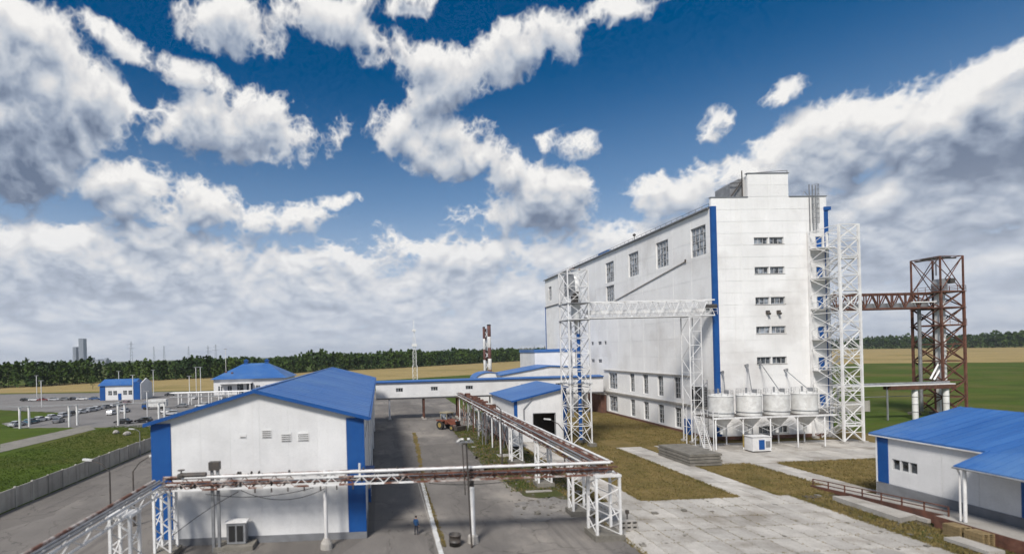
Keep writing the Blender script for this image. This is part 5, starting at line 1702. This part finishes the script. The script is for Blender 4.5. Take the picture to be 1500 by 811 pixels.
# ---- the person on the asphalt
def make_person(x, y, rz):
    root = thing('person', 'person in a blue jacket and dark trousers standing on the asphalt', 'person', (x, y, 0), rz=rz)
    V, E_, Rr = [], [], []
    def add(p, r, par=None):
        V.append(p); Rr.append(r)
        if par is not None:
            E_.append((par, len(V) - 1))
        return len(V) - 1
    pel = add((0, 0, .95), (.15, .11))
    bel = add((0, .01, 1.10), (.15, .11), pel)
    chs = add((0, .0, 1.30), (.18, .125), bel)
    nk0 = add((0, .01, 1.46), (.10, .085), chs)
    nk1 = add((0, .0, 1.53), (.056, .056), nk0)
    hd0 = add((0, -.01, 1.60), (.078, .088), nk1)
    hd1 = add((0, -.015, 1.68), (.082, .098), hd0)
    add((0, -.005, 1.745), (.058, .07), hd1)
    nose = add((0, -.105, 1.635), (.016, .02), hd0)
    for s in (-1, 1):
        sh_ = add((s * .185, .01, 1.41), (.07, .07), chs)
        el = add((s * .245, .03, 1.14), (.052, .052), sh_)
        wr = add((s * .215, -.10, .93), (.036, .036), el)
        pm = add((s * .20, -.14, .86), (.042, .026), wr)
        for k, (dx, ln) in enumerate(((-.03, .07), (-.01, .085), (.01, .08), (.03, .06))):
            f1 = add((s * .20 + dx, -.155, .815), (.009, .009), pm)
            add((s * .20 + dx, -.15, .815 - ln * .7), (.008, .008), f1)
        t1 = add((s * .155, -.16, .85), (.011, .011), pm)
        add((s * .145, -.175, .82), (.009, .009), t1)
        hp = add((s * .095, 0, .88), (.095, .10), pel)
        kn = add((s * .11, -.02 + .03 * s, .50), (.066, .07), hp)
        ak = add((s * .12, .02 + .04 * s, .10), (.046, .05), kn)
        hl = add((s * .12, .03 + .04 * s, .045), (.044, .044), ak)
        add((s * .14, -.15 + .04 * s, .035), (.04, .032), hl)
    me = bpy.data.meshes.new('body')
    me.from_pydata(V, E_, [])
    o = bpy.data.objects.new('body', me)
    COL.objects.link(o)
    sk = o.modifiers.new('skin', 'SKIN')
    sv = me.skin_vertices[0].data
    for i, r in enumerate(Rr):
        sv[i].radius = r
    sv[0].use_root = True
    o.modifiers.new('sub', 'SUBSURF').levels = 2
    bpy.context.view_layer.update()
    dg = bpy.context.evaluated_depsgraph_get()
    nm = bpy.data.meshes.new_from_object(o.evaluated_get(dg))
    bpy.data.objects.remove(o)
    nm.name = 'body'
    for m_ in ('jacket', 'trousers', 'skin', 'black'):
        nm.materials.append(M[m_])
    for p in nm.polygons:
        c = p.center
        p.use_smooth = True
        if c.z > 1.51 or (abs(c.x) > .12 and c.z < .905 and c.y < -.09):
            p.material_index = 2
        elif c.z > .90 or (abs(c.x) > .16 and c.z > .88 and c.y < -.02):
            p.material_index = 0
        elif c.z > .09:
            p.material_index = 1
        else:
            p.material_index = 3
    b = bpy.data.objects.new('body', nm)
    b.parent = root
    COL.objects.link(b)
    h = MB()
    n = 14
    prof = [(.094, 1.655), (.102, 1.70), (.096, 1.755), (.062, 1.80), (.02, 1.815)]
    h.lathe(0, .012, prof, n)
    h.build('hair', 'hair', root, smooth=True, local=True)
    for s in (-1, 1):
        MB().lathe(s * .088, 0, [(.012, 1.60), (.02, 1.63), (.012, 1.665)], 8).build('ear', 'skin', root, local=True)
        MB().lathe(s * .03, -.102, [(.004, 1.655), (.011, 1.663), (.004, 1.671)], 8).build('eye', 'black', root, local=True)
    MB().box(-.025, .025, -.107, -.098, 1.592, 1.600).build('mouth', 'hair', root, local=True)
    return root
make_person(3.0, 47.2, R(150))

# ================================================================== car park, guard house, villa, far rack
def make_car(mat, label, x, y, rz, kind='saloon'):
    o = thing('parked_car', label, 'car', (x, y, 0), rz, group='cars in the car park')
    L2, W2 = 2.2, .88
    est = kind == 'estate'
    low = [(-L2, .35), (-L2, .78), (-L2 + .15, .92), (-1.25 if not est else -2.05, .98), (1.0, .95), (L2 - .1, .72), (L2, .5), (L2 - .05, .32)]
    MB().prism([(px, -W2, pz) for px, pz in low], (0, 2 * W2, 0)).build('body', mat, o, local=True)
    r0, r1 = (-1.2, .45) if not est else (-1.95, .4)
    cab = [(r0 - .35 if not est else r0 - .1, .96), (r0 + .15, 1.38), (r1 - .1, 1.40), (r1 + .65, .95)]
    MB().prism([(px, -W2 + .1, pz) for px, pz in cab], (0, 2 * W2 - .2, 0)).build('windows', 'glass', o, local=True)
    MB().prism([(r0 + .12, -W2 + .12, 1.385), (r0 + .2, -W2 + .12, 1.46), (r1 - .2, -W2 + .12, 1.47), (r1 - .06, -W2 + .12, 1.405)], (0, 2 * W2 - .24, 0)).build('roof', mat, o, local=True)
    for px in (-1.35, 1.35):
        for s in (-1, 1):
            w = MB().tube((px, s * (W2 - .2), .32), (px, s * (W2 + .02), .32), .32, n=14).build('wheel', 'rubber', o, local=True)
            MB().tube((px, s * (W2), .32), (px, s * (W2 + .035), .32), .19, n=10).build('rim', 'grey_metal', w, local=True)
    for s in (-1, 1):
        MB().box(L2 - .1, L2 - .02, s * .6 - .18, s * .6 + .18, .62, .76).build('headlight', 'white_paint', o, local=True)
        MB().box(-L2 - .02, -L2 + .03, s * .65 - .14, s * .65 + .14, .68, .82).build('tail_light', 'red_band', o, local=True)
    return o
cars = [
    ('car_grey', 'grey parked car beside the far white rack columns', -91, 147, 100, 'saloon'),
    ('car_black', 'black parked car alone behind the grass bank, left one', -69.5, 139.5, 172, 'saloon'),
    ('car_black', 'black parked estate alone behind the grass bank, right one', -64.8, 141.0, 176, 'estate'),
    ('car_silver', 'silver estate car close to the warehouse roof edge', -64.0, 157, 185, 'estate'),
    ('car_white', 'white car close to the warehouse roof edge behind the silver estate', -68, 163, 180, 'saloon'),
    ('car_black', 'black car beside the guard house gable', -98, 240, 10, 'saloon'),
    ('car_silver', 'silver car across the lane from the parked row, beside the box truck', -84, 170, 92, 'saloon'),
    ('car_white', 'white car across the lane from the parked row, before the box truck', -85, 164, 92, 'estate'),
    ('car_grey', 'grey car in front of the low pipe trestle', -70, 181, 180, 'saloon'),
    ('car_white', 'white estate in front of the low pipe trestle', -63, 181, 180, 'estate'),
    ('car_silver', 'silver car before the villa porch', -66, 214, 92, 'saloon'),
    ('car_black', 'black car before the villa porch', -61, 214, 90, 'saloon'),
    ('car_white', 'white car before the villa, toward the guard house', -78, 216, 90, 'saloon'),
    ('car_silver', 'silver saloon in the far parked row', -145, 231.5, 8, 'saloon'),
    ('car_white', 'white estate in the far parked row, left of the dark red car', -154.5, 233, 8, 'estate'),
    ('car_black', 'black saloon in the far parked row, between grey and white cars', -136, 230.5, 8, 'saloon'),
    ('car_red', 'small dark red car in the far parked row', -150, 232, 8, 'saloon'),
    ('car_grey', 'grey car in the far parked row', -140, 231, 8, 'saloon'),
    ('car_black', 'black car in the far parked row, left end', -158, 233, 8, 'estate'),
    ('car_white', 'white car in the far parked row', -132, 230, 8, 'saloon'),
    ('car_blue', 'blue car in the far parked row next to the guard house', -126, 229, 8, 'saloon'),
]
for c, lab, x, y, a, k in cars:
    make_car(c, lab, x, y, R(a), k)
ordn = ['first', 'second', 'third', 'fourth', 'fifth', 'sixth', 'seventh', 'eighth', 'ninth', 'tenth', 'eleventh', 'twelfth', 'thirteenth']
row_c = ['silver', 'teal', 'white', 'white', 'silver', 'black', 'white', 'silver', 'white', 'grey', 'white', 'silver', 'red']
for i, c in enumerate(row_c):
    make_car('car_' + c, f'{c} car, {ordn[i]} in the long parked row counting from the pipe rack end', -98.5 + .5 * math.sin(i * 2.1), 141.5 + 4.95 * i, R(84 + 6 * math.sin(i * 1.7)),
             'estate' if i % 3 == 1 else 'saloon')
tk = thing('box_truck', 'box truck with blue cab and white body in the car park', 'truck', (-78.5, 178, 0), rz=R(6))
MB().box(-1.2, 4.6, -1.2, 1.2, .9, 3.3).build('cargo_box', 'white_paint', tk, local=True)
MB().prism([(-3.3, -1.15, .5), (-3.3, -1.15, 1.5), (-2.9, -1.15, 2.6), (-1.35, -1.15, 2.6), (-1.35, -1.15, .5)], (0, 2.3, 0)).build('cab', 'blue_paint', tk, local=True)
MB().prism([(-3.22, -1.17, 1.6), (-2.93, -1.17, 2.45), (-1.8, -1.17, 2.45), (-1.8, -1.17, 1.6)], (0, 2.34, 0)).build('cab_window', 'glass', tk, local=True)
for px in (-2.4, 3.2):
    for s in (-1, 1):
        MB().tube((px, s * .85, .5), (px, s * 1.2, .5), .5, n=14).build('wheel', 'rubber', tk, local=True)

gh_ = thing('guard_house', 'small white guard house with blue roof and blue end panel in the car park', 'building', (-109, 226, 0))
MB().box(-121, -104, 224, 234, 0, 6.2).build('wall', 'white_wall', gh_)
MB().prism([(-121.6, 223.4, 6.2), (-121.6, 223.4, 6.5), (-121.6, 229, 8.9), (-121.6, 234.6, 6.5), (-121.6, 234.6, 6.2)], (15.0, 0, 0)).build('roof', 'blue_roof', gh_)
MB().box(-106.6, -103.9, 223.3, 224, 0, 7.6).build('end_panel', 'blue_paint', gh_)
MB().prism([(-103.9, 223.6, 0), (-103.9, 234.4, 0), (-103.9, 234.4, 6.8), (-103.9, 229, 9.0), (-103.9, 223.6, 6.8)], (.4, 0, 0)).build('gable', 'white_wall', gh_)
MB().box(-121.05, -118.8, 223.9, 224, 0, 6.1).build('corner_strip', 'blue_paint', gh_)
for x in (-117.5, -115.4, -111.2, -109.0):
    w = MB().box(x, x + 1.5, 223.95, 223.99, 2.2, 4.0).build('window', 'glass', gh_)
    MB().box(x + .7, x + .8, 223.9, 223.95, 2.2, 4.0).box(x, x + 1.5, 223.9, 223.95, 3.05, 3.15).build('frame', 'frame', w)
MB().box(-113.4, -112.0, 223.9, 223.98, 0, 2.8).build('door', 'blue_paint', gh_)

vl = thing('villa', 'pale villa with blue hipped roof and small blue roof turrets behind the warehouse', 'building', (-58, 235, 0))
vx0, vx1, vy0, vy1, ve = -73, -42, 225, 251, 7.6
MB().box(vx0, vx1, vy0, vy1, 0, ve).build('wall', 'white_wall', vl)
mb = MB()
e0 = 1.2
A = [(vx0 - e0, vy0 - e0, ve), (vx1 + e0, vy0 - e0, ve), (vx1 + e0, vy1 + e0, ve), (vx0 - e0, vy1 + e0, ve)]
RA, RB = (-63, 238, 14.2), (-52, 238, 14.2)
mb.add(A + [RA, RB], [(0, 1, 5, 4), (1, 2, 5), (2, 3, 4, 5), (3, 0, 4), (3, 2, 1, 0)])
rv = mb.build('roof', 'blue_roof', vl)
for x in (-62, -52.5):
    MB().box(x - .8, x + .8, 237.2, 238.8, 13.4, 15.2).prism([(x - 1.1, 236.9, 15.2), (x + 1.1, 236.9, 15.2), (x, 236.9, 16.2)], (0, 2.2, 0)).build('turret', 'blue_paint', rv)
for x, y, z in ((-69, 230, 9.6), (-66, 229, 9.2)):
    MB().box(x - .4, x + .4, y - .4, y + .4, 8, z + 1.3).build('chimney', 'brick', rv)
for i in range(7):
    x = -71 + 4.1 * i
    if 2 <= i <= 3:
        w = MB().box(x, x + 2.6, vy0 - .06, vy0 - .01, .4, 5.6).build('window', 'glass', vl)
    else:
        w = MB().box(x, x + 1.7, vy0 - .06, vy0 - .01, 2.0, 4.6).build('window', 'glass', vl)
    MB().box(x + .8, x + .95, vy0 - .12, vy0 - .06, 2.0, 4.6).build('frame', 'frame', w)
for i in range(5):
    y = 228 + 4.4 * i
    MB().box(vx1 + .01, vx1 + .06, y, y + 1.6, 2.0, 4.6).build('window', 'glass', vl)
MB().box(-70, -56, vy0 - 2.6, vy0 - .02, 5.6, 6.0).box(-69.5, -69.1, vy0 - 2.4, vy0 - 2.0, 0, 5.6).box(-56.9, -56.5, vy0 - 2.4, vy0 - 2.0, 0, 5.6).build('porch', 'white_wall', vl)

fk = thing('far_pipe_rack', 'white pipe rack on round columns in the grass beyond the fence', 'pipe rack', (-82, 137, 0))
for x in (-112, -103, -94, -81.5, -69, -58.5):
    for y in (136, 139.5):
        ptube('column', 'white_metal', fk, (x, y, 0), (x, y, 5.3), .55)
    pbar('crossbar', 'white_metal', fk, (x, 135.6, 5.4), (x, 140, 5.4), .2)
for y, z, d in ((136.2, 5.6, .14), (139, 5.6, .14)):
    ptube('pipe', 'grey_metal', fk, (-125, y, z), (-57.5, y, z), d)
fk2 = thing('far_pipe_rack', 'low white pipe trestle in the car park before the villa', 'pipe rack', (-66, 172, 0))
for k in range(8):
    x = -73 + 3.6 * k
    pbar('post', 'white_metal', fk2, (x, 186, 0), (x, 186, 4.6), .3)
    pbar('post', 'white_metal', fk2, (x, 189, 0), (x, 189, 4.6), .3)
    pbar('crossbar', 'white_metal', fk2, (x, 186, 4.4), (x, 189, 4.4), .2)
for y, z in ((186, 4.7), (187.5, 4.7), (189, 4.7), (186, 3.2), (189, 3.2)):
    ptube('pipe', 'white_metal' if z > 4 else 'grey_metal', fk2, (-76, y, z), (-44, y, z), .34)
poles = [(-98, 205, 11, 'beside the guard house'), (-120, 238, 12, 'behind the guard house roof'), (-108, 246, 12, 'right behind the guard house gable'),
         (-90, 300, 22, 'tallest, at the edge of the tan field'), (-158, 240, 11, 'far left in the car park'), (-83, 232, 13, 'between the guard house and the villa, left of a pair'),
         (-81, 232, 13, 'between the guard house and the villa, right of a pair'), (-66, 146, 8, 'by the two black cars'), (-76, 205, 10, 'behind the box truck'),
         (-130, 200, 10, 'on the grass island')]
for x, y, h, w in poles:
    o = thing('light_pole', 'thin pale light pole ' + w, 'pole', (x, y, 0), group='thin light poles')
    ptube('pole', 'white_metal', o, (x, y, 0), (x, y, h), .28)
    MB().box(x - .9, x + .9, y - .2, y + .2, h, h + .22).build('lamp_head', 'grey_metal', o)
for (x, y, r, lab) in ((-58, 118, .9, 'pale boulder in the grass bank, nearer the warehouse'), (-62, 121, .8, 'pale boulder in the grass bank, nearer the path')):
    mb = MB()
    rr = random.Random(int(-x))
    mb.lathe(x, y, [(r * .7, -.05), (r, .25), (r * .8, .6), (r * .3, .8)], 9)
    mb.v = [(a + rr.uniform(-.12, .12), b + rr.uniform(-.12, .12), c + rr.uniform(-.05, .08)) for a, b, c in mb.v]
    tag(mb.build('boulder', 'concrete'), lab, 'boulder')

# ================================================================== far skyline
for (x0, x1, z1, lab) in ((-1474, -1459, 88, 'hazy grey far tower block, the lower of the pair'), (-1446, -1424, 128, 'hazy grey far tower block, the taller of the pair')):
    o = thing('tower_block', lab, 'building', ((x0 + x1) / 2, 2500, 0), group='far tower blocks')
    MB().box(x0, x1, 2500, 2530, 0, z1).build('wall', 'haze_grey', o)
    for k in range(int(z1 // 8)):
        pbox('window_band', 'haze_band', o, x0 + 3, x1 - 3, 2499, 2499.9, 4 + k * 8, 7 + k * 8)
for (x0, x1, z1, lab) in ((-1400, -1345, 26, 'hazy low far building right of the tower blocks'), (-1335, -1310, 22, 'hazy lowest far building at the end of the skyline')):
    o = thing('far_building', lab, 'building', ((x0 + x1) / 2, 2500, 0), group='far low buildings')
    MB().box(x0, x1, 2480, 2530, 0, z1).build('wall', 'haze_grey', o)
    MB().box(x0 + 12, x0 + 25, 2490, 2510, z1, z1 + 9).build('roof_block', 'haze_grey', o)
def pylon(x, y, h, lab, arms=True):
    o = thing('power_pylon', lab, 'pylon', (x, y, 0), group='far power pylons')
    w = h * .06
    MB().bar((x - w, y, 0), (x - w * .25, y, h), .8).bar((x + w, y, 0), (x + w * .25, y, h), .8).bar((x - w * .25, y, h), (x + w * .25, y, h), .8).build('frame', 'haze_grey', o)
    mb = MB()
    for k in range(8):
        f0, f1 = k / 8, (k + 1) / 8
        mb.bar((x - w * (1 - .75 * f0), y, h * f0), (x + w * (1 - .75 * f1), y, h * f1), .5)
    mb.build('brace', 'haze_grey', o)
    if arms:
        for f in (.72, .88):
            pbar('arm', 'haze_grey', o, (x - h * .16, y, h * f), (x + h * .16, y, h * f), .8)
pylon(-719, 1500, 72, 'far grey power pylon standing alone by the tower blocks')
pylon(-655, 1500, 54, 'far thin pylon, first of three above the wood', False)
pylon(-626, 1500, 56, 'far thin pylon, second of three above the wood', False)
pylon(-556, 1500, 53, 'far thin pylon, third of three above the wood', False)
pylon(-500, 1500, 54, 'far power pylon of the close pair, left one')
pylon(-478, 1500, 57, 'far power pylon of the close pair, right one')
pylon(465, 1130, 60, 'faint far pylon left of the mill')

# ================================================================== the wood
def forest(name, line, depth, spacing, h0, h1, seed, label):
    r = random.Random(seed)
    mb = MB()
    tk_ = MB()
    V, F_ = mb.v, mb.f
    pts = [Vector((x, y)) for x, y in line]
    for a, b in zip(pts, pts[1:]):
        d = b - a
        nrm = Vector((-d.y, d.x)).normalized()
        if nrm.y < 0 and abs(nrm.y) > .3:
            nrm = -nrm
        n = max(1, int(d.length / spacing))
        for i in range(n):
            for row in range(int(depth / spacing)):
                p = a.lerp(b, (i + r.random()) / n) + nrm * (row * spacing + r.uniform(-.5, .5) * spacing)
                u_ = p.x * .043 + p.y * .031
                h = r.uniform(h0, h1) * (.72 if row == 0 and r.random() < .4 else 1) * (1 + .07 * math.sin(u_) + .05 * math.sin(2.7 * u_ + 1) + (.12 if r.random() < .06 else 0))
                cw = h * r.uniform(.13, .29)
                nl = 80 if row < 3 else 34
                z0 = h * (r.uniform(.0, .10) if row < 3 else .3)
                con = r.random() < .35
                for _ in range(nl):
                    t = r.random() ** .8
                    z = z0 + (h - z0) * t
                    prof = (1.02 - t) * 1.25 if con else math.sqrt(max(.02, 1 - (2 * t - .95) ** 2)) + .08
                    an = r.uniform(0, 6.283)
                    rad = cw * prof * math.sqrt(r.uniform(.15, 1))
                    c = Vector((p.x + rad * math.cos(an), p.y + rad * math.sin(an), z))
                    s = r.uniform(.55, 1.25) * (h / 18)
                    u = Vector((r.gauss(0, 1), r.gauss(0, 1), r.gauss(0, .7))).normalized()
                    v = u.cross(Vector((r.gauss(0, 1), r.gauss(0, 1), r.gauss(0, 1)))).normalized()
                    k = len(V)
                    V.extend((tuple(c - u * s - v * s * .6), tuple(c + u * s * .9 - v * s), tuple(c + u * s + v * s * .7), tuple(c - u * s * .8 + v * s)))
                    F_.append((k, k + 1, k + 2, k + 3))
                if row < 2:
                    tk_.tube((p.x, p.y, -.1), (p.x, p.y, h * .7), .22, .08, n=5)
    o = mb.build(name, 'leaf')
    tag(o, label, 'forest', kind='stuff')
    t = tk_.build('trunks', 'bark', o)
    t['kind'] = 'stuff'
    return o
forest('forest', [(-420, 330), (-270, 356), (-240, 371), (-219, 409), (-181, 421), (-139, 443), (-74, 522)], 46, 6.0, 14.5, 17.5, 1,
       'dark green wood along the horizon at the left, behind the car park')
forest('forest', [(-74, 522), (3, 568), (137, 700), (261, 818), (420, 960)], 50, 6.5, 17, 19.6, 2, 'dark green wood along the horizon behind the gallery')
forest('forest', [(1000, 1230), (1042, 1045), (1057, 882), (1057, 784), (1060, 640)], 55, 8.0, 21, 25.5, 4, 'dark green wood along the horizon at the right, beyond the tan field')
# young trees by the road at the far left
for i, (x, y, h, lab) in enumerate(((-176, 318, 9, 'young tree at the field edge, left of the guard house'), (-150, 300, 6, 'low bush tree beside the guard house'),
                                    (-34, 300, 6, 'low bush tree behind the warehouse roof'))):
    o = thing('young_tree', lab, 'tree', (x, y, 0), group='young trees at the field edge')
    MB().tube((x, y, -.1), (x, y, h * .5), .18, .08, n=6).bar((x, y, h * .3), (x + h * .15, y, h * .55), .08).bar((x, y, h * .35), (x - h * .12, y + .2, h * .6), .08).build('trunk', 'bark', o)
    mb = MB()
    r = random.Random(40 + i)
    for _ in range(220):
        u = Vector((r.gauss(0, 1), r.gauss(0, 1), r.gauss(0, 1))).normalized() * r.random() ** .4
        c = Vector((x + u.x * h * .26, y + u.y * h * .26, h * .6 + u.z * h * .4))
        a_ = Vector((r.gauss(0, 1), r.gauss(0, 1), r.gauss(0, 1))).normalized() * .3
        b_ = a_.cross(Vector((r.gauss(0, 1), r.gauss(0, 1), r.gauss(0, 1)))).normalized() * .22
        mb.add([c - a_, c + b_, c + a_, c - b_], [(0, 1, 2, 3)])
    mb.build('crown', 'leaf', o)

# ================================================================== the air between
hz_mat = bpy.data.materials.new('haze_air')
hz_mat.use_nodes = True
hz_mat.node_tree.nodes.clear()
ho = hz_mat.node_tree.nodes.new('ShaderNodeOutputMaterial')
pv = hz_mat.node_tree.nodes.new('ShaderNodeVolumePrincipled')
pv.inputs['Color'].default_value = (0.80, 0.87, 0.96, 1)
pv.inputs['Density'].default_value = 0.00007
pv.inputs['Anisotropy'].default_value = 0.2
hz_mat.node_tree.links.new(pv.outputs[0], ho.inputs['Volume'])
M['haze_air'] = hz_mat
hz = MB().box(-6100, 6100, -320, 9100, -1.1, 140).build('haze', 'haze_air')
hz['kind'] = 'stuff'
hz['label'] = 'thin pale haze in the air over the plain'
hz['category'] = 'haze'
